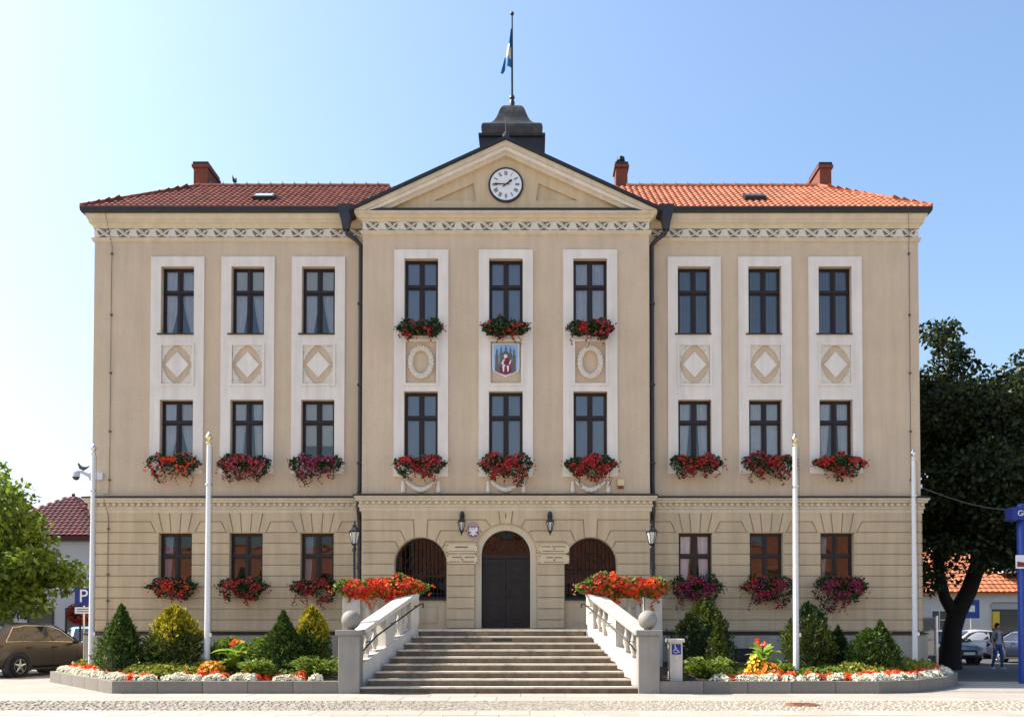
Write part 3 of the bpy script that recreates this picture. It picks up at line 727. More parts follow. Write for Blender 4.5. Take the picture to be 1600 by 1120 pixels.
# coat of arms in the middle panel
su = [o for o in TH.children if o.name.startswith('window_surround')][-2]
def sh(hw, zt_, zb_, zp): return [(-hw, zt_), (hw, zt_), (hw, zb_ + .12), (hw * .93, zb_ + .03), (hw * .55, zb_ - .04), (0, zp), (-hw * .55, zb_ - .04), (-hw * .93, zb_ + .03), (-hw, zb_ + .12)]
y = RY - .06
m = MB()
m.cur = 0; m.prism(sh(.405, 10.14, 9.27, 9.13), y, RY)
m.cur = 1; m.prism(sh(.375, 10.11, 9.28, 9.17), y - .01, y)
m.cur = 2
for xx, zt_ in ((-.27, 9.96), (.25, 9.95), (-.14, 10.02), (.14, 10.0)):
    m.prism([(xx - .05, 9.3), (xx + .05, 9.3), (xx + .05, zt_ - .2), (xx + .015, zt_ - .1), (xx, zt_), (xx - .015, zt_ - .1), (xx - .05, zt_ - .2)], y - .02, y - .01)
m.prism([(-.26, 9.27), (0, 9.2), (.26, 9.27), (.2, 9.55), (.14, 9.8), (.05, 9.9), (0, 9.93), (-.05, 9.9), (-.14, 9.8), (-.2, 9.55)], y - .022, y - .012)
m.cur = 3
for xx, zt_ in ((-.14, 10.04), (0, 10.06), (.14, 10.03), (.25, 9.98), (-.27, 9.98)): m.prism([(xx - .035, zt_ - .13), (xx + .035, zt_ - .13), (xx + .01, zt_), (xx - .01, zt_)], y - .03, y - .012)
m.cur = 4; m.prism([(-.17, 9.26), (0, 9.2), (.17, 9.26), (.14, 9.42), (.13, 9.62), (.05, 9.72), (-.03, 9.68), (-.06, 9.5), (-.18, 9.4)], y - .04, y - .02)
m.cur = 0; m.ball((-.005, y - .04, 9.745), .062, 10); m.prism([(-.06, 9.66), (-.02, 9.66), (-.08, 9.53), (.0, 9.46), (-.03, 9.43), (-.14, 9.53)], y - .05, y - .03)
m.prism([(.09, 9.5), (.13, 9.5), (.17, 9.63), (.14, 9.64)], y - .05, y - .03)
for sx in (-.07, .065): m.prism([(sx - .035, 9.46), (sx + .035, 9.46), (sx + .02, 9.28), (sx - .015, 9.28)], y - .05, y - .03)
m.build('coat_of_arms', ['white', 'skyblue', 'towergrey', 'midblue', 'red'], su)
# ---- windows
def curtain_mesh(x0a, x1a, x0b, x1b, z1, z0, y, n=18, amp=.02):
    m = MB(); vs = []; K = 6
    for k in range(K + 1):
        t = k / K; a = x0a + (x0b - x0a) * t ** 1.6; b_ = x1a + (x1b - x1a) * t ** 1.6
        for i in range(n + 1):
            u = i / n; vs.append((a + (b_ - a) * u, y + amp * math.sin(u * n * 1.35 + k * .2), z1 + (z0 - z1) * t))
    w = n + 1
    m.add(vs, [(k * w + i, k * w + i + 1, (k + 1) * w + i + 1, (k + 1) * w + i) for k in range(K) for i in range(n)])
    return m
def window(x, z0, z1, yf, kind, split=.36, sill=True):
    y = yf + .15; m = MB(); hw = HW - .004
    zt_ = z1 - (z1 - z0) * split
    m.plate(rect(x - hw, x + hw, z0 + .004, z1 - .004), [rect(x - hw + .055, x - .05, z0 + .06, zt_ - .045), rect(x + .05, x + hw - .055, z0 + .06, zt_ - .045), rect(x - hw + .055, x - .05, zt_ + .045, z1 - .06), rect(x + .05, x + hw - .055, zt_ + .045, z1 - .06)], y, y + .08)
    cells = [(-hw + .055, -.05, z0 + .06, zt_ - .045), (.05, hw - .055, z0 + .06, zt_ - .045), (-hw + .055, -.05, zt_ + .045, z1 - .06), (.05, hw - .055, zt_ + .045, z1 - .06)]
    for a, b_, c_, d_ in cells: ring(m, x + a - .004, x + b_ + .004, c_ - .004, d_ + .004, .034, y + .012, y + .06)
    m.box(x - .018, x + .018, y - .02, y - .0005, z0 + .02, z1 - .02); m.box(x - hw + .01, x + hw - .01, y - .03, y - .0007, zt_ - .03, zt_ + .03)
    wo = m.build('window', 'frame', TH)
    for (a, b_, c_, d_) in cells:
        tl = random.uniform(-.006, .006); tv = random.uniform(-.005, .005)
        yy = y + .036
        p = MB().add([(x + a, yy - tl - tv, c_), (x + b_, yy + tl - tv, c_), (x + b_, yy + tl + tv, d_), (x + a, yy - tl + tv, d_)], [(0, 1, 2, 3)]).build('pane', 'glass' if z0 > 5 else 'glass_gf', wo)
    if sill: MB().box(x - .60, x + HW, yf - .12, y, z0 - .03, z0 - .002).build('sill', 'flash', wo)
    yb = y + .095
    if kind == 'swag':
        curtain_mesh(x - .5, x + .06, x - .5, x - .28, z1, z0, yb).build('curtain', 'curtain', wo, smooth=True)
        curtain_mesh(x - .06, x + .5, x + .33, x + .5, z1, z0, yb + .04).build('curtain', 'curtain', wo, smooth=True)
    elif kind == 'swagtop':
        curtain_mesh(x - .5, x + .5, x - .5, x + .5, z1, zt_ - .03, yb - .03, 24, .004).build('blind', 'blindlit', wo)
        curtain_mesh(x - .5, x + .02, x - .5, x - .22, z1, z0, yb).build('curtain', 'curtain', wo, smooth=True)
        curtain_mesh(x + .0, x + .5, x + .30, x + .5, z1, z0, yb + .04).build('curtain', 'curtain', wo, smooth=True)
    elif kind == 'flat':
        curtain_mesh(x - .5, x + .5, x - .5, x + .5, z1, z0, yb, 24, .008).build('blind', 'blind', wo)
    elif kind == 'lower':
        curtain_mesh(x - .5, x + .5, x - .5, x + .5, z1, z0 + (z1 - z0) * .26, yb, 24, .004).build('blind', 'blindlit', wo)
    elif kind == 'slat':
        for i in range(10): MB().box(x - .5 + i * .1 + .006, x - .5 + i * .1 + .092, yb, yb + .004, z0, z1).build('blind_slat', 'vblind', wo)
    elif kind == 'net':
        curtain_mesh(x - .5, x + .0, x - .5, x - .06, z1, z0, yb, 26, .016).build('curtain', 'curtain', wo, smooth=True)
        curtain_mesh(x + .02, x + .5, x + .08, x + .5, z1, z0, yb, 26, .016).build('curtain', 'curtain', wo, smooth=True)
    elif kind == 'half':
        curtain_mesh(x - .5, x - .1, x - .5, x - .22, z1, z0, yb, 14).build('curtain', 'curtain', wo, smooth=True)
        curtain_mesh(x + .12, x + .5, x + .2, x + .5, z1, z0, yb, 14).build('curtain', 'curtain', wo, smooth=True)
    elif kind == 'dim':
        curtain_mesh(x - .5, x - .2, x - .5, x - .3, z1, z0, yb + .1, 12).build('curtain', 'blind', wo, smooth=True)
    return wo
for i, w in enumerate(WC):
    window(-w, 10.61, 12.70, 0, ('swagtop', 'swagtop', 'swag')[i]); window(w, 10.61, 12.70, 0, 'slat')
    window(-w, 6.72, 8.57, 0, ('lower', 'half', 'swag')[i]); window(w, 6.72, 8.57, 0, ('half', 'net', 'half')[i])
    window(-w, 2.82, 4.47, 0, ('dim', 'none', 'dim')[i], .42, False); window(w, 2.82, 4.47, 0, ('half', 'none', 'dim')[i], .42, False)
for i, x in enumerate(CC):
    window(x, 10.42, 12.74, RY, ('flat', 'flat', 'net')[i], .35); window(x, 6.5, 8.70, RY, 'flat', .35)
# ---- door
ao = MB().plate(arch(0, DR - .003, 1.56, DZ), [arch(0, .735, 1.565, DZ)], RY + .05, RY + .42).build('door_surround', 'cornice', TH)
dy = RY + .28
dr = MB().plate(arch(0, .735, 1.54, DZ), [[(.68 * math.cos(math.pi * i / 20), DZ + .03 + .66 * math.sin(math.pi * i / 20)) for i in range(21)]], dy, dy + .08).build('door', 'door', TH)
for s in (-1, 1):
    lf = MB(); xa, xb = sorted((s * .012, s * .70)); lf.box(xa, xb, dy - .03, dy - .001, 1.57, 3.66)
    lf.build('door_leaf', 'door', dr, bevel=.006)
    for (za, zb) in ((1.72, 2.3), (2.42, 3.05), (3.15, 3.55)):
        m = MB(); ring(m, s * .36 - .24, s * .36 + .24, za, zb, .05, dy - .05, dy - .0305); m.box(s * .36 - .14, s * .36 + .14, dy - .045, dy - .0305, za + .1, zb - .1)
        m.build('door_panel', 'door', dr, bevel=.006)
MB().box(-.74, .74, dy - .06, dy - .002, 3.68, 3.78).build('transom', 'door', dr)
m = MB(); m.tube([(.1, dy - .06, 2.45), (.1, dy - .1, 2.47), (.1, dy - .1, 2.65), (.1, dy - .06, 2.67)], .012, 6); m.build('handle', 'black', dr)
fl = MB()
for t in (30, 60, 90, 120, 150): fl.box(-.012, .012, 0, .03, 0, .66) if False else fl.tube([(.2 * math.cos(R(t)), dy + .02, DZ + .03 + .2 * math.sin(R(t))), (.67 * math.cos(R(t)), dy + .02, DZ + .03 + .65 * math.sin(R(t)))], .014, 6)
for r in (.2, .44): fl.tube([(r * math.cos(math.pi * i / 16), dy + .02, DZ + .03 + r * math.sin(math.pi * i / 16)) for i in range(17)], .014, 6)
fl.build('fanlight_bars', 'frame', dr)
MB().prism([(.69 * math.cos(math.pi * i / 20), DZ + .03 + .67 * math.sin(math.pi * i / 20)) for i in range(21)], dy + .035, dy + .04).build('fanlight_pane', 'glass_dark', dr)
MB().box(-.76, .76, dy + 1.6, dy + 1.62, 1.5, 4.6).build('hall_screen', 'door', dr)
# ---- grilled arch windows
for cx in (-2.56, 2.55):
    pn = MB(); pn.box(cx - AR + .003, cx + AR - .003, RY + .12, RY + .3, 1.55, 2.40); pn = pn.build('parapet', 'plaster', TH)
    m = MB(); ring(m, cx - .5, cx + .5, 1.72, 2.24, .03, RY + .105, RY + .121); m.build('parapet_moulding', 'plaster', pn)
    MB().box(cx - AR + .003, cx + AR - .003, RY + .06, RY + .3, 2.402, 2.45).build('parapet_ledge', 'flash', pn)
    aw = MB().plate(arch(cx, AR - .002, 2.452, AZ), [arch(cx, AR - .07, 2.52, AZ)], RY + .26, RY + .34).build('arch_window', 'frame', TH)
    MB().prism(arch(cx, AR - .07, 2.52, AZ), RY + .30, RY + .304).build('pane', 'glass_dark', aw)
    MB().box(cx - .7, cx + .7, RY + .29, RY + .33, 3.12, 3.18).build('transom', 'frame', aw)
    MB().box(cx - .03, cx + .03, RY + .29, RY + .33, 2.5, 3.12).build('mullion', 'frame', aw)
    for i in range(13):
        x = cx - AR + .06 + i * (2 * AR - .12) / 12; zz = AZ + math.sqrt(max(.001, (AR - .01) ** 2 - (x - cx) ** 2))
        MB().tube([(x, RY + .2, 2.452), (x, RY + .2, zz)], .011, 5).build('grille_bar', 'black', aw)
    m = MB()
    for z in (2.6, 3.35): m.tube([(cx - AR, RY + .188, z), (cx + AR, RY + .188, z)], .012, 5)
    for r in (.3, .5): m.tube([(cx + r * math.cos(math.pi * i / 12), RY + .186, 3.35 + r * math.sin(math.pi * i / 12)) for i in range(13)], .01, 5)
    m.build('grille_rail', 'black', aw)
    MB().box(cx - .62, cx - .06, RY + .42, RY + .43, 2.5, 3.1).build('notice', 'skyblue', aw)
# alarm box
m = MB(); m.cur = 0; m.box(3.36, 3.56, RY - .1, RY - .001, 5.84, 6.04); m.cur = 1; m.box(3.38, 3.54, RY - .09, RY - .001, 5.76, 5.838)
m.build('alarm_box', ['plaque', 'brick'], TH)

# ================================================================== THINGS ON THE FACADE
def plaque(x, z, label, lines):
    p = thing('plaque', label, 'plaque', (x, RY - PR, z), group=None)
    MB().box(-.46, .46, -.025, -.001, -.135, .135).build('plate', 'plaque', p, bevel=.006)
    for sx in (-1, 1):
        for sz in (-1, 1): MB().box(sx * .43 - .014, sx * .43 + .014, -.034, -.0255, sz * .1 - .014, sz * .1 + .014).build('screw', 'ink', p)
    t = MB()
    for (zz, x0, x1, h) in lines:
        x = x0
        while x < x1:
            w = random.uniform(.018, .03); t.box(x, x + w, -.0275, -.0255, zz - h, zz + h); x += w + .010
    t.build('lettering', 'ink', p)
plaque(-1.31, 3.95, 'upper cream plaque with one short headline beneath the oval eagle badge', [(.045, -.2, .18, .022), (-.075, -.38, .38, .009)])
plaque(-1.31, 3.63, 'lower cream plaque with two lines of text under the eagle badge, below the headline plaque', [(.06, -.3, -.02, .016), (.06, .08, .36, .016), (-.01, -.02, .02, .02), (-.075, -.38, -.06, .015), (-.075, 0, .36, .015)])
plaque(1.45, 3.95, 'upper cream plaque below the wall lantern that has no badge beside it', [(.06, -.38, -.1, .015), (.06, -.06, .36, .015), (-.01, -.02, .02, .02), (-.075, -.34, .3, .012)])
plaque(1.45, 3.63, 'lower cream plaque below the wall lantern that has no badge beside it', [(.05, -.22, -.04, .016), (.05, .02, .22, .016), (-.02, -.02, .02, .018), (-.085, -.3, .3, .011)])
em = thing('emblem_badge', 'oval mauve badge with white eagle on dark red shield beside the door arch', 'emblem', (-.97, RY - PR, 4.48))
el = lambda a, b_, n=32: [(a * math.cos(2 * math.pi * i / n), b_ * math.sin(2 * math.pi * i / n)) for i in range(n)]
M['mauve'] = mat('mauve_enamel', (.40, .28, .28), .45, .05, 4)
MB().prism(el(.20, .27), -.03, -.001).build('oval_plate', 'mauve', em)
MB().prism([(-.145, .13), (.145, .13), (.145, -.1), (.1, -.16), (0, -.18), (-.1, -.16), (-.145, -.1)], -.038, -.0305).build('shield', 'red', em)
eg = [(0, .10), (.03, .115), (.035, .08), (.02, .06), (.045, .045), (.065, .11), (.1, .12), (.125, .09), (.13, .03), (.115, -.04), (.085, -.02), (.05, -.05), (.1, -.07), (.125, -.11), (.09, -.125), (.05, -.10), (.03, -.15)]
MB().prism(eg + [(-x, z) for x, z in eg[::-1][:-1]], -.046, -.0385).build('eagle', 'white', em)
for x, lab in ((-1.31 - .0, 'black wall lantern with pale glass next to the oval eagle badge'), (1.33, 'black wall lantern with pale glass on the plain stonework over two plaques')):
    l = thing('wall_lantern', lab, 'wall lamp', (x, RY - PR, 4.62), group='wall lanterns flanking the door')
    m = MB(); m.prism(el(.075, .16, 16), -.03, -.001); o = m.build('back_plate', 'black', l); o.location = (0, 0, .3)
    m = MB(); m.tube([(0, -.02, .32), (0, -.1, .42), (0, -.2, .40), (0, -.22, .27)], .035, 8); m.build('bracket_arm', 'black', l, smooth=True)
    m = MB(); m.lathe([(.05, .09), (.115, .1), (.12, .12), (.06, .21), (.025, .26)], 6, (0, -.22, 0))
    for i in range(6):
        t = 2 * math.pi * i / 6; m.tube([(.105 * math.cos(t), -.22 + .105 * math.sin(t), .1), (.055 * math.cos(t), -.22 + .055 * math.sin(t), -.16)], .012, 5)
    m.lathe([(.01, -.3), (.02, -.24), (.06, -.18), (.06, -.15)], 8, (0, -.22, 0)); m.build('cage', 'black', l)
    MB().lathe([(.045, -.15), (.095, .095)], 6, (0, -.22, 0)).build('lamp_glass', 'lampglass', l)
# surveillance camera on the corner
sv = thing('surveillance_camera', 'white dome surveillance camera on a bracket at the facade corner', 'camera', (-WX, 0, 6.2))
m = MB(); m.box(-.01, .36, -.09, -.002, -.1, .12); m.box(-.08, -.002, -.05, .12, -.1, .12); m.build('junction_box', 'camwhite', sv, bevel=.008)
m = MB(); m.tube([(-.02, -.03, 0), (-.16, -.06, .08), (-.32, -.1, .15), (-.42, -.12, .17)], [.06, .05, .04, .03], 8); m.build('bracket_arm', 'camwhite', sv, smooth=True)
m = MB(); m.lathe([(.02, .17), (.10, .14), (.12, .08), (.12, -.01), (.11, -.02)], 14, (-.43, -.12, 0)); m.build('housing', 'camwhite', sv, smooth=True)
m = MB(); m.lathe([(.02, -.12), (.07, -.10), (.10, -.05), (.108, -.02)], 14, (-.43, -.12, 0)); m.build('dome', 'dome', sv, smooth=True)
def pigeon(loc, rz, label):
    p = thing('pigeon', label, 'bird', loc, rz)
    m = MB(); m.tube([(-.20, 0, .17), (-.12, 0, .12), (-.02, 0, .09), (.07, 0, .12), (.12, 0, .19), (.14, 0, .235), (.18, 0, .23)], [.012, .03, .062, .062, .036, .034, .006], 10)
    m.build('body', 'pigeon', p, smooth=True)
    m = MB()
    for sy in (-1, 1): m.tube([(.0, sy * .02, .04), (.01, sy * .02, .0)], .008, 5)
    m.build('legs', 'red', p)
pigeon((-WX - .24, -.08, 6.355), R(180), 'grey pigeon perched on the bracket of the surveillance camera')
pigeon((-9.2, ty_, TZ + .13), R(90), 'small dark pigeon sitting on the ridge of the red-brown tiled roof')
# flag
fg = thing('flag', 'limp blue and white flag with yellow hanging from the cupola pole', 'flag', (.06, 5, 22.0))
m = MB(); K, Nn = 16, 10; vs = []
for k in range(K + 1):
    t = k / K; w = .03 + .36 * t ** 1.15; z = 1.55 * (1 - t)
    for i in range(Nn + 1):
        u = i / Nn; vs.append((-.03 - w * u, .10 * math.sin(u * 7.5 + t * 2) * (.3 + t), z - .12 * u * t + .16 * (1 - u) * t * t))
w_ = Nn + 1
for k in range(K):
    for i in range(Nn):
        t = k / K + .12 * (i / Nn - .5); m.cur = 0 if t < .36 or t > .66 else (2 if .48 < t < .58 and 3 < i < 8 else 1)
        m.add([vs[k * w_ + i], vs[k * w_ + i + 1], vs[(k + 1) * w_ + i + 1], vs[(k + 1) * w_ + i]], [(0, 1, 2, 3)])
M['flagblue'] = mat('blue_flag_cloth', (.05, .20, .42), .9, .1, 4)
m.build('cloth', ['flagblue', 'white', 'yellowlit'], fg)
for z in (.1, 1.5): MB().tube([(-.03, 0, z), (.0, 0, z)], .01, 5).build('toggle', 'ink', fg)

# ================================================================== STAIRCASE
ST = thing('entrance_staircase', 'flared stone entrance steps with balustrades and ball-topped posts', 'staircase', (0, -3.5, 0))
def sl_(m, *a, **k):                      # build in world coordinates under ST
    o = m.build(*a, **k); return o
OFF = Vector((0, 3.5, 0))
def stb(m, name, mats, parent=None, **k):
    m.v = [(x, y + 3.5, z) for x, y, z in m.v]
    return m.build(name, mats, parent or ST, **k)
RIS, TRD, Y0 = .17, .30, -5.88
def hwid(y): return 3.30 + (2.2 - 3.30) * (y - Y0) / (8 * TRD)
for k in range(9):
    yf = Y0 + k * TRD; yb = yf + .36 if k < 8 else -3.0
    a, b_ = hwid(yf) + .04, (hwid(yf + .36) if k < 8 else 2.2) + .04
    z1 = RIS * (k + 1); m = MB()
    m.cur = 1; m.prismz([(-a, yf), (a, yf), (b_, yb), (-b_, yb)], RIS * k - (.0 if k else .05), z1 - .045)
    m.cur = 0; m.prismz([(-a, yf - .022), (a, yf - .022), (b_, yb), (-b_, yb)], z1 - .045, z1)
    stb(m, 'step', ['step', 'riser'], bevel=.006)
stb(MB().box(-.26, .26, Y0 + 7 * TRD - .012, Y0 + 7 * TRD + .05, RIS * 7 + .04, RIS * 7 + .11), 'drain_slot', 'black')
m = MB(); m.box(-4.3, 4.3, -3.2, -.64, 1.50, 1.528); stb(m, 'landing', 'step')
m = MB(); m.box(-4.28, -2.2, -3.48, -.64, 0, 1.5); m.box(2.2, 4.28, -3.48, -.64, 0, 1.5); stb(m, 'podium_wall', 'sandst')
BAL = [(.085, 0), (.085, .09), (.055, .11), (.05, .15), (.085, .24), (.095, .31), (.08, .40), (.045, .50), (.038, .58), (.055, .62), (.04, .65), (.07, .68), (.07, .74)]
def baluster_mesh(h):
    k = h / .74; m = MB(); m.box(-.09, .09, -.09, .09, 0, .10 * k); m.lathe([(r, z * k) for r, z in BAL[2:11]], 10); m.box(-.075, .075, -.075, .075, .67 * k, h)
    me = m.mesh('baluster', ['sandst']); me.polygons.foreach_set('use_smooth', [True] * len(me.polygons)); me.set_sharp_from_angle(angle=R(45)); return me
BM = baluster_mesh(.74); BM2 = baluster_mesh(.76)
for s in (-1, 1):
    A, B = Vector((s * 3.60, -5.70, 0)), Vector((s * 2.42, -3.42, 0)); u = (B - A); LN = u.length; u.normalize(); nn = Vector((u.y, -u.x, 0)) * s   # nn outward
    def P(t, w, z): q = A + u * t + nn * w; return (q.x, q.y, z)
    zt0, zt1, zb0, zb1 = 1.44, 2.55, .62, 1.66          # top of rail, top of string wall
    bl = None
    def slope(t, a, b_): return a + (b_ - a) * t / LN
    def slab(w0, w1, t0, t1, f0, f1):
        vs = [P(t, w, f(t)) for f in (f0, f1) for t in (t0, t1) for w in (w0, w1)]
        m_ = MB(); m_.add(vs, [(0, 2, 3, 1), (4, 5, 7, 6), (0, 1, 5, 4), (2, 6, 7, 3), (0, 4, 6, 2), (1, 3, 7, 5)]); return m_
    bl = stb(slab(-.17, .17, .1, LN + .0, lambda t: -.02, lambda t: slope(t, zb0, zb1)), 'stair_balustrade', 'sandst', bevel=.012)
    stb(slab(-.235, .235, .18, LN + .1, lambda t: slope(t, zt0, zt1) - .10, lambda t: slope(t, zt0, zt1)), 'top_rail', 'sandst', bl, bevel=.014)
    stb(slab(-.19, .19, .18, LN + .08, lambda t: slope(t, zt0, zt1) - .155, lambda t: slope(t, zt0, zt1) - .101), 'rail_moulding', 'sandst', bl, bevel=.01)
    for (ta, tb) in ((LN * .47, LN * .61), (LN * .90, LN * 1.04)):
        stb(slab(-.15, .15, ta, tb, lambda t: slope(t, zb0, zb1) - .02, lambda t: slope(t, zt0, zt1) - .15), 'pedestal', 'sandst', bl, bevel=.01)
    for t in (.34, .64, .94, LN * .61 + .17, LN * .61 + .41, LN * .61 + .65):
        if t > LN * .88: continue
        z = slope(t, zb0, zb1) - .07
        q = P(t, 0, 0); o = put('baluster', BM, ST, (q[0], q[1] + 3.5, z), math.atan2(u.y, u.x)); o.parent = bl
        o.scale = (1, 1, (slope(t, zt0, zt1) - .13 - z) / .74)
    # newel post with ball
    x = s * 3.585
    nw = stb(MB().box(x - .255, x + .255, -6.0, -5.49, -.02, 1.40), 'newel_post', 'granite', bevel=.014)
    stb(MB().box(x - .315, x + .315, -6.06, -5.43, 1.402, 1.53), 'post_cap', 'granite', nw, bevel=.015)
    m = MB(); m.lathe([(.10, 1.53), (.09, 1.56)], 14, (x, -5.75, 0)); m.ball((x, -5.75, 1.775), .232, 28); stb(m, 'stone_ball', 'granite', nw, smooth=True)
    # iron handrail on the inside
    m = MB(); m.tube([P(.14, -.27, 1.02), P(.22, -.32, 1.14), P(.6, -.32, slope(.6, 1.12, 2.25)), P(LN * .6, -.32, slope(LN * .6, 1.12, 2.25)), P(LN - .1, -.32, slope(LN - .1, 1.12, 2.25)), P(LN + .05, -.32, 2.22), P(LN + .08, -.3, 2.12)], .021, 8)
    for t in (.35, LN * .54, LN * .95): m.tube([P(t, -.32, slope(t, 1.10, 2.23)), P(t, -.16, slope(t, 1.08, 2.21))], .012, 6)
    stb(m, 'handrail', 'black', smooth=True)
    # landing balustrade: front piece, corner post, return to the facade
    lb = stb(MB().box(*sorted((s * 2.45, s * 4.22)), -3.50, -3.22, 1.529, 1.67), 'landing_balustrade', 'sandst', bevel=.01)
    stb(MB().box(*sorted((s * 2.30, s * 2.62)), -3.52, -3.20, 1.50, 2.44), 'pedestal', 'sandst', lb, bevel=.01)
    cp = stb(MB().box(*sorted((s * 3.80, s * 4.26)), -3.54, -3.10, .0, 2.50), 'corner_post', 'sandst', bevel=.012)
    m = MB(); ring(m, s * 4.03 - .17, s * 4.03 + .17, 1.7, 2.35, .03, -3.552, -3.541); stb(m, 'post_moulding', 'sandst', cp)
    stb(MB().box(*sorted((s * 3.75, s * 4.31)), -3.59, -3.05, 2.502, 2.585), 'post_cap', 'sandst', cp, bevel=.012)
    stb(MB().box(*sorted((s * 2.28, s * 3.745)), -3.52, -3.18, 2.442, 2.57), 'top_rail', 'sandst', lb, bevel=.012)
    stb(MB().box(*sorted((s * 3.85, s * 4.2)), -3.04, -.6, 2.442, 2.57), 'top_rail', 'sandst', lb, bevel=.012)
    stb(MB().box(*sorted((s * 3.9, s * 4.16)), -3.09, -.6, 1.529, 1.67), 'base_rail', 'sandst', lb, bevel=.01)
    for x in (2.82, 3.1, 3.38, 3.64): o = put('baluster', BM2, lb, (s * x, -3.36 + 3.5, 1.675))
    for y in (-2.8, -2.45, -2.1, -1.75, -1.4, -1.05): o = put('baluster', BM2, lb, (s * 4.03, y + 3.5, 1.675))
# lamp posts on the corner posts
for s, lab in ((-1, 'black iron lamp post rising behind the flower trough on the surveillance-camera side'), (1, 'black iron lamp post rising behind the flower trough on the wheelchair-sign side')):
    l = thing('lamp_post', lab, 'street lamp', (s * 4.05, -3.05, 1.53), group='lamp posts beside the landing')
    m = MB(); m.lathe([(.11, 0), (.11, .1), (.085, .14), (.07, .5), (.05, .6), (.06, .64), (.04, .7), (.036, 1.2), (.06, 1.24), (.06, 1.3), (.038, 1.34), (.033, 2.1), (.06, 2.16), (.05, 2.24), (.02, 2.3)], 12)
    m.build('pole', 'black', l, smooth=True)
    m = MB(); m.lathe([(.03, 2.28), (.07, 2.31), (.08, 2.34)], 6); m.lathe([(.15, 2.65), (.165, 2.66), (.16, 2.69), (.09, 2.77), (.06, 2.79), (.055, 2.84), (.03, 2.87), (.012, 2.97)], 6)
    for i in range(6):
        t = 2 * math.pi * i / 6; m.tube([(.075 * math.cos(t), .075 * math.sin(t), 2.33), (.145 * math.cos(t), .145 * math.sin(t), 2.66)], .009, 5)
    m.build('lantern_frame', 'black', l)
    MB().lathe([(.066, 2.345), (.134, 2.645)], 6).build('lamp_glass', 'lampglass', l)

# ================================================================== FLOWER BOXES
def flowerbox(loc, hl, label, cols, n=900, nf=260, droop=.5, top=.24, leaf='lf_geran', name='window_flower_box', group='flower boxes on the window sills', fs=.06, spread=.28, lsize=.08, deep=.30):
    t = thing(name, label, 'flower box', loc, group=group)
    m = MB(); m.box(-hl, hl, -.10, .10, -.09, .07); m.build('trough', 'plastic', t, bevel=.01)
    p1, p2, p3 = RNG.uniform(0, 6.28, 3); lean = RNG.uniform(-.42, .42); full = RNG.uniform(.8, 1.12); droop *= RNG.uniform(.85, 1.2); top *= RNG.uniform(.9, 1.2); n = int(n * full * 1.1); nf = int(nf * full * RNG.uniform(.55, .85))
    def cloud(k, f0, f1):
        u = RNG.uniform(-1, 1, k); a = RNG.uniform(-1, 1, k)
        x = u * (hl + spread) * (1 - .22 * np.clip(-a, 0, 1) ** 2) + .04 * RNG.normal(size=k)
        lump = .80 + .22 * np.sin(u * 4.2 + p1) + .13 * np.sin(u * 10 + p2) + .08 * np.sin(u * 19 + p3)
        edge = np.sqrt(np.clip(1 - np.abs(u) ** 5, .12, 1))
        z = np.where(a > 0, a * top * lump * edge, a * droop * (lump + lean * u) * edge) - .05 * np.abs(u) ** 2
        bul = np.sqrt(np.clip(1 - a * a * .85, .05, 1)) * (.7 + .3 * edge)
        y = -.04 - deep * bul * RNG.uniform(f0, f1, k)
        return np.stack([x, y, z], 1)
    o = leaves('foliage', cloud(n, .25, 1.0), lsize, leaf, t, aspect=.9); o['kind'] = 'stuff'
    parts = np.array_split(np.arange(nf), len(cols)); first = True
    for c_, idx in zip(cols, parts):
        cc = RNG.uniform(-.7, .7, 3); F = cloud(len(idx) * 4, .85, 1.12)
        dens = .35 + np.sin(F[:, 0] * 6 + p1 * 3) * np.sin(F[:, 2] * 9 + p2) * .32 + RNG.random(len(F)) * .9
        F = F[np.argsort(-dens)[:len(idx)]]
        if len(cols) > 1:                 # colours grow in drifts
            F[:, 0] = F[:, 0] * .8 + RNG.uniform(-.22, .22) * hl
        o = blooms('flowers', F, fs, c_, t); o['kind'] = 'stuff'
    tl = []                              # hanging strands of uneven length
    for _ in range(RNG.integers(3, 7)):
        x0, zl = RNG.uniform(-1, 1) * (hl + spread * .6), RNG.uniform(.15, .45)
        q = np.linspace(0, 1, 14); tl.append(np.stack([x0 + .05 * np.sin(q * 5 + x0 * 9) + .02 * RNG.normal(size=14), -.06 - deep * (.75 - .3 * q), -droop * .55 - q * zl], 1))
    tl = np.concatenate(tl); o = leaves('hanging_strands', tl, lsize * .8, leaf, t); o['kind'] = 'stuff'
    o = blooms('strand_flowers', tl[::3] + [0, -.03, 0], fs * .8, cols[-1], t); o['kind'] = 'stuff'
    k = 12; u = np.sign(RNG.normal(size=k)) * RNG.uniform(.9, 1.18, k); x = u * (hl + spread)
    T = np.stack([x, -.15 - .1 * RNG.random(k), RNG.uniform(-droop * .6, top * .3, k)], 1)
    o = leaves('trailing_leaves', T, lsize * .7, leaf, t); o['kind'] = 'stuff'
    o = blooms('trailing_flowers', T + [.01, -.02, .01], fs * .7, cols[0], t); o['kind'] = 'stuff'
    return t
side = {-1: 'surveillance-camera wing', 1: 'dark-tree wing'}
COLS = {(-1, 1): [['fl_crim', 'fl_pink', 'fl_mag'], ['fl_crim', 'fl_red', 'fl_pink'], ['fl_orange', 'fl_red', 'fl_orange']], (1, 1): [['fl_red', 'fl_crim'], ['fl_red', 'fl_crim'], ['fl_red']],
        (-1, 0): [['fl_red', 'fl_crim'], ['fl_crim', 'fl_red'], ['fl_orange', 'fl_crim']], (1, 0): [['fl_mag', 'fl_crim'], ['fl_red', 'fl_mag'], ['fl_mag', 'fl_mag', 'fl_crim']]}
pos = {0: 'beside the drainpipe', 1: 'in mid-wing', 2: 'by the outer corner'}
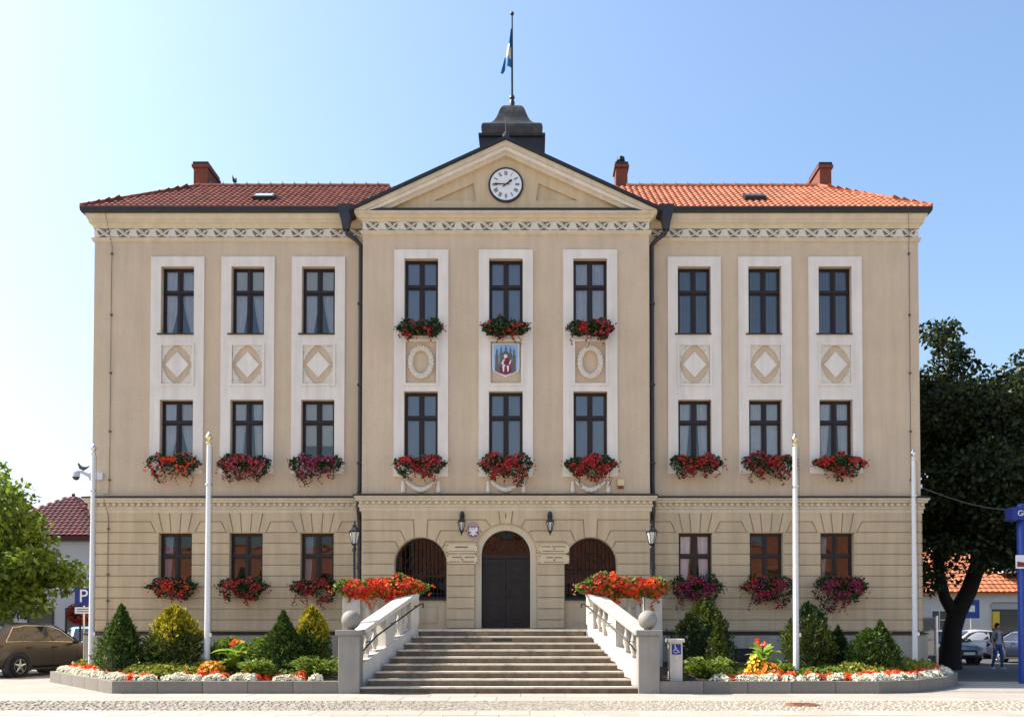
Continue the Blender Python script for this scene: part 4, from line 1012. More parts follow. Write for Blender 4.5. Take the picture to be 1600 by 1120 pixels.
for s in (-1, 1):
    for i, w in enumerate(WC):
        for fl_, z, nmf in ((1, 6.60, 'first-floor'), (0, 2.84, 'ground-floor')):
            cl = COLS[(s, fl_)][i]
            word = {'fl_red': 'red', 'fl_crim': 'crimson', 'fl_orange': 'orange-red', 'fl_mag': 'magenta'}[cl[0]]
            big = (s > 0 and fl_ == 0)
            flowerbox((s * w, -.13, z), .46, f'{word} flower box, {nmf} window {pos[i]}, {side[s]}', cl, 1000 if big or fl_ else 800, 400 if fl_ or big else 320, .64 if big else (.50 if fl_ else .42), .30 if big else (.30 if fl_ else .26), spread=.32 if fl_ or big else .27)
CN = {0: 'above the oval eagle badge', 1: 'in line with the door', 2: 'in line with the alarm box'}
for i, x in enumerate(CC):
    flowerbox((x, RY - .14, 6.48), .48, f'full red flower box, first-floor window {CN[i]}', ['fl_red', 'fl_crim', 'fl_red'], 1000, 460, .48, .30, spread=.28)
    flowerbox((x, RY - .14, 10.56), .46, f'leafy flower box, top-floor window {CN[i]}', [['fl_crim', 'fl_red'], ['fl_red'], ['fl_red', 'fl_crim']][i], 1100, (110, 75, 240)[i], .28, .30, spread=.20, deep=.26)
for s, nm in ((-1, 'long trough of orange-red flowers on the landing rail, surveillance-camera side'), (1, 'long trough of orange-red flowers on the landing rail, wheelchair-sign side')):
    flowerbox((s * 3.22, -3.38, 2.66), 1.05, nm, ['fl_orange', 'fl_red', 'fl_orange'], 2800, 900, .36, .34, 'lf_geranlit', 'rail_flower_trough', 'flower troughs on the landing rail', .075, spread=.18, lsize=.09, deep=.28)

# ================================================================== RAISED BEDS
def bed(path, label):
    t = thing('raised_flower_bed', label, 'flower bed', (path[0][0], path[0][1], 0))
    ox, oy = path[0]
    for (ax, ay), (bx_, by) in zip(path, path[1:]):
        L_ = math.hypot(bx_ - ax, by - ay); n = max(1, round(L_ / 1.12)); ang = math.atan2(by - ay, bx_ - ax)
        for i in range(n):
            l = L_ / n; m = MB().box(.006, l - .006, -.17 if path[0][0] > 0 else 0, 0 if path[0][0] > 0 else .17, -.02, .31 + random.uniform(-.004, .004)) if False else None
            sgn = 1 if path[0][0] > 0 else -1
            m = MB().box(.005, l - .005, *sorted((0, sgn * .17)), -.02, .31 + random.uniform(-.004, .004))
            o = m.build('granite_block', 'granite_d', t, bevel=.008)
            o.location = (ax + (bx_ - ax) * i / n - ox, ay + (by - ay) * i / n - oy, 0); o.rotation_euler = (0, 0, ang)
    sg = 1 if path[0][0] > 0 else -1; P_ = [Vector(p) for p in path]; rings = []
    for d_, z in ((.15, .255), (1.2, .42), (2.2, .55)):
        row = []
        for i, p in enumerate(P_):
            ns = []
            for a, b_ in ((i - 1, i), (i, i + 1)):
                if a >= 0 and b_ < len(P_): e = (P_[b_] - P_[a]).normalized(); ns.append(Vector((-e.y, e.x)) * sg)
            n_ = sum(ns, Vector((0, 0))); n_ /= n_.dot(ns[0]); q = p + n_ * d_
            row.append((max(-12.9, min(12.9, q.x)) - ox, min(q.y, -.16) - oy, z))
        rings.append(row)
    m = MB(); k = len(P_); vs = [q for r in rings for q in r]
    fs = [(r * k + i, r * k + i + 1, (r + 1) * k + i + 1, (r + 1) * k + i) for r in range(2) for i in range(k - 1)]
    m.add(vs, fs if sg > 0 else [f[::-1] for f in fs])
    last = rings[-1]; m.prismz([(x, y) for x, y, z in last] + [(last[-1][0], -.15 - oy), (sg * 4.3 - ox, -.15 - oy), (sg * 4.3 - ox, last[0][1])], .0, .548)
    m.build('soil', 'soil', t); return t
def soil_z(w): return .255 + .14 * min(w, 2.1)
PL = [(-3.84, -5.98), (-9.24, -5.98), (-13.24, -1.3)]
PR_ = [(3.84, -5.98), (9.1, -5.98), (10.3, -5.35), (11.4, -4.3), (12.3, -3.05), (12.97, -1.75)]
bed(PL, 'raised granite bed with conifers that ends beside the parked bronze car')
bed(PR_, 'raised granite bed with conifers holding the wheelchair sign post')
def along(path, s0, s1, n, w0, w1, sg):
    """random points along the inside of a bed edge, offset w0..w1 inwards"""
    P_ = [np.array(p) for p in path]; seg = [np.linalg.norm(b - a) for a, b in zip(P_, P_[1:])]; T = sum(seg); out = []
    for _ in range(n):
        d_ = random.uniform(s0, s1) * T; i = 0
        while i < len(seg) - 1 and d_ > seg[i]: d_ -= seg[i]; i += 1
        a, b_ = P_[i], P_[i + 1]; u = (b_ - a) / seg[i]; nrm = np.array([-u[1], u[0]]) * sg
        ww = random.uniform(w0, w1); q = a + u * d_ + nrm * ww; out.append((q[0], q[1], soil_z(ww)))
    return np.array(out)
def mounds(name, label, cat, path, sg, s0, s1, w0, w1, nm, mat_f, leaf, size, per, fs, r=.12, h=.12, zb=.27):
    C = along(path, s0, s1, nm, w0, w1, sg); k = per
    D = RNG.normal(size=(nm, k, 3)); D /= np.linalg.norm(D, axis=2)[:, :, None]; D[:, :, 2] = np.abs(D[:, :, 2])
    rr = RNG.uniform(.7, 1.25, (nm, 1, 1)); Q = D * np.array([r, r, h]) * rr * RNG.uniform(.75, 1.05, (nm, k, 1))
    Pt = Q + C[:, None, :]
    t = thing(name, label, cat, (float(C[:, 0].mean()), float(C[:, 1].mean()), .25))
    L0 = np.array([C[:, 0].mean(), C[:, 1].mean(), .25]); Pt = Pt.reshape(-1, 3) - L0; Dn = D.reshape(-1, 3)
    o = leaves('foliage', Pt[::2] * 1.0 - Dn[::2] * .03, size, leaf, t); o['kind'] = 'stuff'
    if mat_f: o = blooms('flowers', Pt, fs, mat_f, t, Dn + [0, 0, .2]); o['kind'] = 'stuff'
    t['kind'] = 'stuff'
    return t
for path, sg, wd_ in ((PL, -1, 'bed beside the bronze car'), (PR_, 1, 'bed with the wheelchair sign')):
    mounds('white_flower_edging', f'low white bedding flowers along the granite edge, {wd_}', 'flowers', path, sg, .05 if sg < 0 else .12, .99, .22, .42, 105, 'fl_white', 'lf_gcov', .07, 60, .075, .15, .14)
    mounds('red_flower_row', f'row of scarlet bedding flowers behind the white ones, {wd_}', 'flowers', path, sg, .62 if sg < 0 else .55, .99, .38, .75, 70, 'fl_orange', 'lf_geranlit', .07, 34, .07, .13, .16)
    mounds('red_flower_row', f'scattered scarlet and green bedding clumps near the steps, {wd_}', 'flowers', path, sg, .06 if sg < 0 else .16, .6, .34, .75, 34, 'fl_orange', 'lf_geranlit', .07, 34, .07, .13, .16)
    mounds('ground_cover', f'yellow-green ground cover carpet between shrubs and edging, {wd_}', 'ground cover', path, sg, .3 if sg < 0 else .5, .99, .8, 1.7, 150, None, 'lf_gcov', .11, 170, 0, .34, .26, .24)
    mounds('ground_cover', f'darker leafy undergrowth close to the steps, {wd_}', 'ground cover', path, sg, .05 if sg < 0 else .1, .5, .8, 2.4, 90, None, 'lf_jun', .09, 110, 0, .26, .16, .24)
def clump(name, label, cat, x, y, r, h, leaf, nl, lsz, fl_=None, nf=0, fs=.08, zb=.25, up=0.):
    zb = soil_z(y + 5.98); t = thing(name, label, cat, (x, y, zb)); D = RNG.normal(size=(nl, 3)); D /= np.linalg.norm(D, axis=1)[:, None]; D[:, 2] = np.abs(D[:, 2])
    Q = D * np.array([r, r, h]) * RNG.uniform(.6, 1.05, (nl, 1))
    o = leaves('foliage', Q, lsz, leaf, t, N=D + [0, 0, up], aspect=.5); o['kind'] = 'stuff'
    if fl_:
        D2 = RNG.normal(size=(nf, 3)); D2 /= np.linalg.norm(D2, axis=1)[:, None]; D2[:, 2] = np.abs(D2[:, 2])
        o = blooms('flowers', D2 * np.array([r, r, h]) * 1.03, fs, fl_, t, D2 + [0, -.4, 0]); o['kind'] = 'stuff'
    return t
clump('marigold_clump', 'mound of orange marigolds at the foot of the gold-finial flagpole near the bronze car', 'flowers', -7.2, -5.0, .34, .34, 'lf_geranlit', 260, .08, 'fl_marigold', 90, .09)
clump('marigold_clump', 'mound of orange and yellow marigolds below the broad-leaved plant by the wheelchair sign', 'flowers', 6.55, -5.2, .42, .36, 'lf_geranlit', 300, .08, 'fl_marigold', 130, .09)
clump('yellow_flower_clump', 'small group of yellow blooms above the orange marigolds', 'flowers', 6.35, -5.05, .22, .48, 'lf_geranlit', 120, .07, 'fl_yellow', 36, .10)
def canna(x, y, label, n=22, h=1.0):
    t = thing('canna_plant', label, 'plant', (x, y, .42)); st = MB()
    for i in range(5):
        a = random.uniform(0, 6.28); st.tube([(.06 * math.cos(a), .06 * math.sin(a), 0), (.14 * math.cos(a), .14 * math.sin(a), h * random.uniform(.6, .95))], [.016, .01], 5)
    st.build('stem', M['lf_canna'], t)
    for i in range(n):
        a = random.uniform(0, 6.28); z = random.uniform(.05, .75) * h; L_ = random.uniform(.36, .62); w = L_ * .24; el_ = random.uniform(.2, 1.1); m = MB(); vs = []
        for k in range(6):
            u = k / 5; d_ = .05 + L_ * u * math.cos(el_); zz = z + L_ * (u * math.sin(el_) - .45 * u * u * math.cos(el_)); ww = w * math.sin(math.pi * min(1, .12 + u * .88)) ** .8 if k < 5 else .004
            for v in (-1, 0, 1): vs.append((d_ * math.cos(a) - v * ww * math.sin(a), d_ * math.sin(a) + v * ww * math.cos(a), zz + abs(v) * ww * .3))
        m.add(vs, [(k * 3 + v, k * 3 + v + 1, k * 3 + v + 4, k * 3 + v + 3) for k in range(5) for v in (0, 1)])
        m.build('leaf', 'lf_canna', t, smooth=True)
    F = np.array([[RNG.uniform(-.15, .15), RNG.uniform(-.1, .1), h + RNG.uniform(-.02, .12)] for _ in range(6)])
    o = blooms('flowers', F, .10, 'fl_orange', t); o['kind'] = 'stuff'
canna(-6.75, -4.6, 'broad-leaved green plant with red blooms between flagpole and dark conifer', 34, .72)
canna(6.6, -4.75, 'broad-leaved bright green plant behind the marigolds beside the wheelchair sign post', 34, .75)
# ---- conifers
def conifer(name, label, x, y, h, r, mt, n=4600, top=.0, shape='cone', mt2=None, split=.45, sz=.10, grp='conifers in the raised beds'):
    zb = soil_z(y + 5.98); h = h + .25 - zb + .04; r *= 1.06
    t = thing(name, label, 'shrub', (x, y, zb), RNG.uniform(0, 6.28), grp)
    u = RNG.random(n) ** .75; th = RNG.uniform(0, 2 * math.pi, n)
    if shape == 'cone': rad = r * (1 - u) ** .82 * (1 + .10 * np.sin(u * 40)) * np.clip(u * 9, .72, 1) + top * u * .12
    elif shape == 'egg': rad = r * np.where(u > .3, np.clip(1 - (np.abs(u - .3) / .7) ** 1.8, 0, 1) ** .72, .9 + .1 * u / .3)
    elif shape == 'cone2': rad = r * np.clip(1 - u ** 1.35, 0, 1) ** .95
    else: rad = r * np.sqrt(np.clip(1 - (2 * u - 1) ** 2, 0, 1))
    ph = RNG.uniform(0, 6.28, 4)
    lump = 1 + .12 * np.sin(3 * th + ph[0] + u * 7) + .13 * np.sin(6 * th + ph[1] + u * 17) * np.sin(u * 23 + ph[3]) + .12 * np.sin(10 * th - u * 34 + ph[2])
    rr = rad * lump * RNG.uniform(.62, 1.06, n) ** .6
    C = np.stack([rr * np.cos(th), rr * np.sin(th), u * h * (1 + .05 * np.sin(5 * th + ph[1])) + RNG.normal(size=n) * .02], 1)
    st_ = RNG.random(n) < .05; C[st_, :2] *= RNG.uniform(1.03, 1.2, (st_.sum(), 1)); C[st_, 2] += RNG.uniform(-.02, .07, st_.sum())
    N = np.stack([np.cos(th) * .8, np.sin(th) * .8, np.full(n, .75)], 1)
    if mt2:
        k = (u + .10 * np.sin(3 * th + ph[3]) + RNG.normal(size=n) * .05) > split
        o = leaves('foliage', C[~k], sz, mt, t, N[~k], aspect=.42, jitter=.45); o['kind'] = 'stuff'
        o = leaves('golden_foliage', C[k], sz, mt2, t, N[k], aspect=.5, jitter=.45); o['kind'] = 'stuff'
    else:
        o = leaves('foliage', C, sz, mt, t, N, aspect=.42, jitter=.45); o['kind'] = 'stuff'
    prof = []
    for k in range(9):
        q = k / 8
        if shape == 'cone': a = r * (1 - q) ** .82
        elif shape == 'egg': a = r * (max(0, 1 - (abs(q - .3) / .7) ** 1.8) ** .72 if q > .3 else .92)
        elif shape == 'cone2': a = r * max(0, 1 - q ** 1.35) ** .95
        else: a = r * math.sqrt(max(0, 1 - (2 * q - 1) ** 2))
        prof.append((max(.01, a * .58), q * h * .9 + .02))
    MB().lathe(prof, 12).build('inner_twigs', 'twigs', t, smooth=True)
    MB().tube([(0, 0, -.02), (0, 0, h * .5)], .04, 6).build('trunk', 'bark', t)
    return t
conifer('dwarf_spruce', 'bright green pointed dwarf spruce nearest the surveillance camera corner', -9.85, -4.2, 1.80, .68, 'lf_spruce', 5200)
conifer('dwarf_spruce', 'small dark pointed conifer squeezed between green spruce and golden-topped thuja', -8.98, -3.9, 1.28, .45, 'lf_dark', 2600)
conifer('golden_thuja', 'broad thuja with golden upper half and dark base, next to a flagpole', -8.55, -4.0, 1.80, .68, 'lf_olive', 5200, shape='egg', mt2='lf_gold', split=.58)
conifer('globe_shrub', 'low rounded yellow-green shrub right behind the flagpole base', -7.2, -3.7, 1.0, .44, 'lf_olive', 2400, shape='globe', mt2='lf_jun', split=.4, sz=.09)
conifer('globe_shrub', 'low rounded yellow-green shrub behind the broad-leaved plant', -6.25, -3.7, 1.02, .46, 'lf_olive', 2400, shape='globe', mt2='lf_jun', split=.4, sz=.09)
conifer('dwarf_spruce', 'dark green dense cone-shaped conifer beside the golden globe by the steps', -5.62, -4.3, 1.66, .60, 'lf_spruce', 5200, shape='cone2')
conifer('golden_thuja', 'golden globe-topped thuja beside the ball-topped post of the steps', -4.98, -3.9, 1.80, .46, 'lf_spruce', 4200, shape='egg', mt2='lf_gold', split=.56)
conifer('thuja', 'tall dark olive thuja behind the wheelchair sign post', 5.40, -3.3, 1.98, .72, 'lf_dark', 5200, shape='egg', mt2='lf_olive', split=.6)
conifer('thuja', 'small lighter green pointed thuja standing before the tall dark one', 5.62, -4.1, 1.50, .34, 'lf_olive', 2600, shape='cone2')
conifer('thuja', 'upright olive thuja against the gold-finial flagpole on the tree side', 8.10, -3.7, 1.88, .60, 'lf_olive', 5000, shape='egg', mt2='lf_dark', split=.75)
conifer('dwarf_spruce', 'small dark conical spruce between upright thuja and round-shouldered conifer', 8.92, -3.6, 1.28, .42, 'lf_dark', 2400)
conifer('dwarf_spruce', 'sunlit bushy conifer leaning against a darker pointed one', 9.50, -4.2, 1.22, .50, 'lf_spruce', 3600, shape='egg')
conifer('dwarf_spruce', 'dark pointed conifer behind the sunlit bushy one, nearest the tree corner', 9.93, -3.9, 1.42, .52, 'lf_spruce', 3800, shape='cone2')
def juniper(x, y, r, label):
    t = thing('creeping_juniper', label, 'shrub', (x, y, soil_z(y + 5.98))); P_ = []; N_ = []
    for i in range(46):
        a = random.uniform(0, 6.28); L_ = r * random.uniform(.6, 1.1); h = random.uniform(.12, .45)
        for k in range(46):
            u = random.uniform(.1, 1); P_.append((L_ * u * math.cos(a) + random.gauss(0, .04), L_ * u * math.sin(a) + random.gauss(0, .04), h * math.sin(u * 2.2) + random.gauss(0, .03))); N_.append((math.cos(a), math.sin(a), .5 - u * .4))
    o = leaves('foliage', P_, .13, 'lf_jun', t, N_, aspect=.3); o['kind'] = 'stuff'
    MB().lathe([(.05, 0), (.03, .2)], 6).build('stem', 'bark', t)
juniper(-4.55, -5.0, .75, 'feathery creeping juniper spilling beside the ball-topped post')
juniper(5.1, -5.1, .7, 'feathery creeping juniper next to the wheelchair sign post')
juniper(-6.0, -5.3, .4, 'small feathery juniper tuft before the dark cone conifer')
# ---- wheelchair sign post
wp = thing('wheelchair_sign_post', 'square stone call post with blue wheelchair sign in the flower bed', 'sign post', (4.28, -5.55, .25))
MB().box(-.155, .155, -.155, .155, 0, .98).build('post', 'sandst', wp, bevel=.012)
MB().box(-.205, .205, -.205, .205, .981, 1.065).build('cap', 'sandst', wp, bevel=.015)
sg_ = MB().box(-.105, .115, -.168, -.156, .69, .94).build('sign', 'blue_sign', wp)
m = MB(); y = -.171
m.tube([(-.03, y, .90), (-.025, y, .835), (-.02, y, .80), (.035, y, .80), (.06, y, .745), (.085, y, .755)], .009, 5); m.tube([(-.024, y, .85), (.025, y, .845)], .007, 5)
m.tube([(-.01 + .05 * math.cos(t), y, .775 + .05 * math.sin(t)) for t in np.linspace(2.2, 5.9, 12)], .007, 5); m.ball((-.03, y, .915), .016, 8)
m.build('wheelchair_symbol', 'white', sg_)
MB().tube([(0, -.156, .62), (0, -.19, .62)], .035, 12).build('call_button', 'camwhite', wp)
# ---- flagpoles
def flagpole(x, y, z0, z1, label, gold):
    t = thing('flagpole', label, 'flagpole', (x, y, z0), group='white flagpoles before the facade'); h = z1 - z0
    m = MB(); m.tube([(0, 0, -.02), (0, 0, h * .5), (0, 0, h - .22)], [.080, .068, .052], 14); m.build('pole', 'white', t, smooth=True)
    m = MB(); m.lathe([(.065, h - .25), (.075, h - .23), (.07, h - .19), (.03, h - .17), (.035, h - .15), (.07, h - .11), (.085, h - .06), (.07, h - .02), (.03, h + .03), (.012, h + .07)], 12); m.build('finial', 'gold' if gold else 'silver', t, smooth=True)
    m = MB(); m.lathe([(.09, h - 1.32), (.09, h - 1.28)], 10); m.build('collar', 'silver', t)
    m = MB(); m.tube([(.10, -.02, h - .3), (.105, -.02, h * .5), (.10, -.02, 1.2)], .006, 4); m.build('halyard', 'wire', t)
    MB().box(.06, .12, -.04, .02, 1.1, 1.2).build('cleat', 'silver', t)
flagpole(-7.62, -4.2, .25, 6.6, 'white flagpole with gilded finial planted beside the golden-topped thuja', True)
flagpole(7.63, -4.2, .25, 6.55, 'white flagpole with gilded finial planted beside the upright olive thuja', True)
flagpole(-11.95, -1.5, .25, 6.85, 'white flagpole with silver finial before the surveillance camera corner', False)
flagpole(11.86, -1.5, .25, 6.7, 'white flagpole with silver finial before the facade end near the dark tree', False)

# ================================================================== TREES
def tree(name, label, loc, trunk, limbs, clumps, nl, lsz, lm, grp=None, core=True):
    t = thing(name, label, 'tree', loc, group=grp)
    m = MB()
    for pts, rr in trunk: m.tube(pts, rr, 10)
    m.build('trunk', 'bark', t, smooth=True)
    m = MB()
    for pts, rr in limbs: m.tube(pts, rr, 6)
    if limbs: m.build('limbs', 'bark', t, smooth=True)
    cl = np.array([c[:3] for c in clumps]); cr = np.array([c[3] for c in clumps]); w = cr ** 2.2; idx = RNG.choice(len(cl), nl, p=w / w.sum())
    D = RNG.normal(size=(nl, 3)); D /= np.linalg.norm(D, axis=1)[:, None]; rad = cr[idx] * RNG.random(nl) ** .42
    C = cl[idx] + D * rad[:, None] * np.array([1, 1, .8])
    o = leaves('crown', C, lsz, lm, t, D + [0, 0, -.25], aspect=.62, jitter=.8); o['kind'] = 'stuff'
    return t
def crown_clumps(cx, cy, cz, rx, ry, rz, n, r0, r1, shell=.55):
    out = []
    for _ in range(n):
        d_ = RNG.normal(size=3); d_ /= np.linalg.norm(d_); k = shell + (1 - shell) * RNG.random() if RNG.random() < .8 else RNG.random() * shell
        out.append((cx + d_[0] * rx * k, cy + d_[1] * ry * k, cz + d_[2] * rz * k, RNG.uniform(r0, r1)))
    return out
# big dark tree at the far end of the facade (base 16.6, 6.5)
cl = crown_clumps(2.6, 0, 7.6, 4.2, 3.8, 4.4, 95, .8, 1.35) + crown_clumps(0, .3, 10.2, 1.5, 2, 2.9, 38, .6, 1.05) + crown_clumps(-1.2, 0, 5.2, 1.7, 2, 2.0, 20, .6, 1.0) + crown_clumps(4.2, -.5, 4.9, 2.2, 1.6, 1.2, 22, .5, .85)
tr = [([(-.05, 0, -.1), (0, 0, .5), (.1, 0, 1.5), (.3, 0, 2.2)], [.5, .40, .34, .34]), ([(.28, 0, 2.1), (.75, 0, 3.0), (1.3, .1, 4.4), (1.8, .1, 6.5), (2.0, 0, 9)], [.33, .30, .27, .2, .08]), ([(.22, 0, 2.0), (-.15, .05, 2.7), (-.35, .05, 3.6), (-.5, .1, 5.5), (-.4, .2, 8.5)], [.24, .21, .18, .14, .06])]
lm = [([(1.6, .1, 5.5), (3, -.6, 6.8), (4.6, -1, 7.6)], [.14, .1, .03]), ([(1.4, .1, 4.8), (2.2, 1.4, 6.4), (2.6, 2.4, 8.5)], [.13, .09, .03]), ([(-.45, .1, 5), (-1.3, -.4, 6.2), (-1.6, -.6, 8)], [.1, .07, .02]), ([(1.9, .1, 7), (3, .6, 8.8), (3.2, .8, 10.5)], [.12, .08, .03]), ([(1.2, .1, 4.0), (2.4, -1.2, 5.0), (3.6, -2, 5.6)], [.12, .08, .03])]
tree('linden_tree', 'large dark leafy tree with forked leaning trunk beside the facade end', (16.6, 6.5, 0), tr, lm, cl, 80000, .20, 'lf_tree')
cl = crown_clumps(0, 0, 10.0, 4.6, 3.6, 5.0, 75, .9, 1.6)
tree('park_tree', 'sunlit olive-green tree crown rising behind the large dark tree', (29.0, 21, 0), [([(0, 0, 0), (.1, 0, 4), (0, 0, 9)], [.4, .3, .15])], [([(0, 0, 5), (2, 0, 8), (3, 0, 11)], [.18, .12, .04]), ([(0, 0, 5), (-2, 0, 8), (-2.8, 0, 10)], [.18, .12, .04])], cl, 26000, .30, 'lf_tree2')
cl = crown_clumps(-.4, 0, 4.6, 3.1, 2.6, 3.1, 76, .55, 1.0) + crown_clumps(1.8, -.4, 3.3, 2.0, 1.4, 1.5, 40, .4, .75)
tree('plane_tree', 'bright green broad-leaved street tree above the parked bronze car', (-19.15, 4.2, .0), [([(0, 0, 0), (.05, 0, 1.6), (0, 0, 4.2)], [.20, .16, .08])], [([(0, 0, 1.8), (1.3, -.4, 3.0), (2.4, -.8, 3.8)], [.09, .06, .02]), ([(0, 0, 2), (-1.4, .2, 3.6), (-2.2, .3, 4.8)], [.09, .06, .02]), ([(0, 0, 2.6), (.7, .4, 4.2), (1.2, .6, 6)], [.08, .05, .02])], cl, 22000, .22, 'lf_plane')

# ================================================================== HOUSES
def tiled(m, org, ax, up, wid, hgt, cw, rh, lift, k0=lambda u: 0, k1=lambda u: 0):
    nrm = ax.cross(up).normalized()
    for r in range(int(hgt / rh)):
        a, b_ = r * rh, (r + 1) * rh + .03; n0 = k0(a / hgt) * wid; n1 = wid - k1(a / hgt) * wid; x = n0
        while x < n1 - cw * .5:
            vs = [org + ax * (x + t * cw) + up * u + nrm * (l_ + .05 * math.sin(math.pi * t) * lift / .06) for u, l_ in ((a, lift), (b_, .012)) for t in (0, .33, .67, 1)]
            m.add([tuple(q) for q in vs], [(0, 1, 5, 4), (1, 2, 6, 5), (2, 3, 7, 6)]); x += cw
def house(name, label, loc, rz, W_, D_, eave, rise, wall, tile, wins=(), hip=0., dormer=None, tiles=True, grp=None, big=.3):
    t = thing(name, label, 'house', loc, rz, grp)
    MB().box(-W_ / 2, W_ / 2, 0, D_, -.1, eave).build('wall', wall, t)
    if hip == 0:
        MB().add([(-W_ / 2 + .01, 0.01, eave), (-W_ / 2 + .01, D_ - .01, eave), (-W_ / 2 + .01, D_ / 2, eave + rise)] + [(W_ / 2 - .01, 0.01, eave), (W_ / 2 - .01, D_ - .01, eave), (W_ / 2 - .01, D_ / 2, eave + rise)], [(0, 1, 2), (5, 4, 3), (0, 3, 4, 1)]).build('gable_wall', wall, t)
    o_ = .35; hw, e0 = W_ / 2 + o_, -o_; m = MB(); zr = eave + rise; ze = eave - o_ * rise / (D_ / 2); rx = hw - hip
    v = [(-hw, e0, ze), (hw, e0, ze), (hw, D_ + o_, ze), (-hw, D_ + o_, ze), (-rx, D_ / 2, zr), (rx, D_ / 2, zr)]
    f = [(0, 1, 5, 4), (2, 3, 4, 5)] + ([(1, 2, 5), (3, 0, 4)] if hip else [])
    m.add(v, f); n0 = len(v); m.add([(x, y, z - .12) for x, y, z in v], [q[::-1] for q in f]); m.add([v[0], v[1], (hw, e0, ze - .12), (-hw, e0, ze - .12)], [(3, 2, 1, 0)])
    rf = m.build('roof', tile, t)
    if tiles:
        m = MB(); up = Vector((0, D_ / 2 + o_, zr - ze)); h_ = up.length; up.normalize()
        tiled(m, Vector((-hw, e0, ze)), Vector((1, 0, 0)), up, 2 * hw, h_, big, big * 1.2, .06, lambda u: u * hip / (2 * hw), lambda u: u * hip / (2 * hw))
        if hip:
            up2 = Vector((-hip, 0, zr - ze)); h2 = up2.length; up2.normalize()
            tiled(m, Vector((hw, e0, ze)), Vector((0, 1, 0)), up2, D_ + 2 * o_, h2, big, big * 1.2, .06, lambda u: u * .5, lambda u: u * .5)
        o = m.build('roof_tiles', tile, rf); o['kind'] = 'stuff'
    MB().tube([(-rx, D_ / 2, zr + .03), (rx, D_ / 2, zr + .03)], .11, 8).build('ridge', tile, rf)
    for (x, z0, z1, w, kind) in wins:
        fm = MB(); ring(fm, x - w / 2, x + w / 2, z0, z1, .07, -.04, .02); wo = fm.build('door' if kind == 'door' else 'window', {'shop': 'frame', 'door': 'frame'}.get(kind, 'white'), t)
        MB().box(x - w / 2 + .07, x + w / 2 - .07, -.012, -.004, z0 + .07, z1 - .07).build('pane', 'shopglass', wo)
        if kind == 'win':
            b_ = MB(); b_.box(x - .03, x + .03, -.03, -.013, z0, z1); b_.box(x - w / 2, x + w / 2, -.03, -.0135, z0 + (z1 - z0) * .62, z0 + (z1 - z0) * .62 + .06); b_.build('muntin', 'white', wo)
            MB().box(x - w / 2 - .08, x + w / 2 + .08, -.12, -.002, z0 - .07, z0 - .005).build('sill', 'housegrey', wo)
    return t
hs = house('red_roof_house', 'grey house with steep dark red glazed tile roof behind the plane tree', (-25.5, 20, 0), 0, 6.6, 7.6, 6.6, 2.5, 'housegrey', 'tile_dark', [(-2.5, 3.6, 5.2, 1.0, 'win'), (1.2, 3.6, 5.2, 1.0, 'win'), (2.2, .2, 2.6, 1.2, 'door'), (-2, .8, 2.6, 1.6, 'shop'), (.3, .8, 2.6, 1.4, 'shop')], hip=3.6, big=.30)
MB().box(-3.4, 3.4, -.30, -.02, 6.12, 6.40).build('eaves_board', 'frame', hs)
h = house('orange_roof_house', 'low whitewashed house with orange tiled roof, dormer and shop window', (30.2, 32, 0), 0, 13, 10, 4.1, 3.6, 'housewhite', 'orange_t', [(2.3, .5, 3.2, 2.4, 'shop'), (-2.4, .9, 2.7, 1.1, 'win'), (-5, .9, 2.7, 1.1, 'win'), (5.4, .8, 3.0, 1.8, 'shop')], big=.38)
d_ = MB(); d_.prism([(2.2, 5.2), (4.6, 5.2), (4.6, 6.7), (2.2, 6.7)], .6, 4); dm = d_.build('dormer', 'housewhite', h)
MB().prism([(1.9, 6.65), (4.9, 6.65), (4.6, 6.9), (3.4, 7.7), (2.2, 6.9)], .35, 4.2).build('dormer_roof', 'orange_t', dm); MB().box(2.7, 4.1, .58, .598, 5.4, 6.5).build('dormer_window', 'shopglass', dm)
d_ = MB(); d_.box(1.1, 1.45, -.3, -.05, 1.5, 2.6); d_.build('yellow_sign', 'yellowlit', h); MB().box(1.0, 3.6, -.09, -.05, 2.75, 3.15).build('shop_fascia', 'housegrey', h)
house('pink_house', 'narrow pink house with pale eaves seen beneath the dark tree', (20.2, 30, 0), 0, 6.4, 9, 5.2, 3.4, 'housepink', 'orange_t', [(-1.8, .4, 3.0, 1.6, 'shop'), (.6, .4, 3.0, 1.6, 'shop'), (2.2, 3.4, 4.6, .9, 'win'), (-.6, 3.4, 4.6, .9, 'win')], big=.38)
# far side of the square, behind the viewer: seen only as reflections in the panes
for i, (x, w, ev, rs, wl) in enumerate(((-34, 14, 7.0, 4.2, 'housewhite'), (-19, 13, 6.2, 4.6, 'houseyel'), (-5, 12, 6.8, 4.0, 'housewhite'), (8, 13, 6.0, 4.8, 'housepink'), (22, 13, 6.9, 4.2, 'houseyel'), (36, 14, 6.4, 4.4, 'housewhite'))):
    house('square_house', 'gabled town house on the opposite side of the square, ' + ('white corner one', 'ochre one with two gables beside', 'white one in the middle', 'pink one', 'ochre one next to the pink', 'white one at the other corner')[i], (x, -62, 0), math.pi, w, 9, ev, rs, wl, 'orange_t', [(q, z, z + 1.6, 1.1, 'win') for q in (-w * .33, -w * .11, w * .11, w * .33) for z in (1.0, 4.2)], tiles=False, grp='houses across the square')

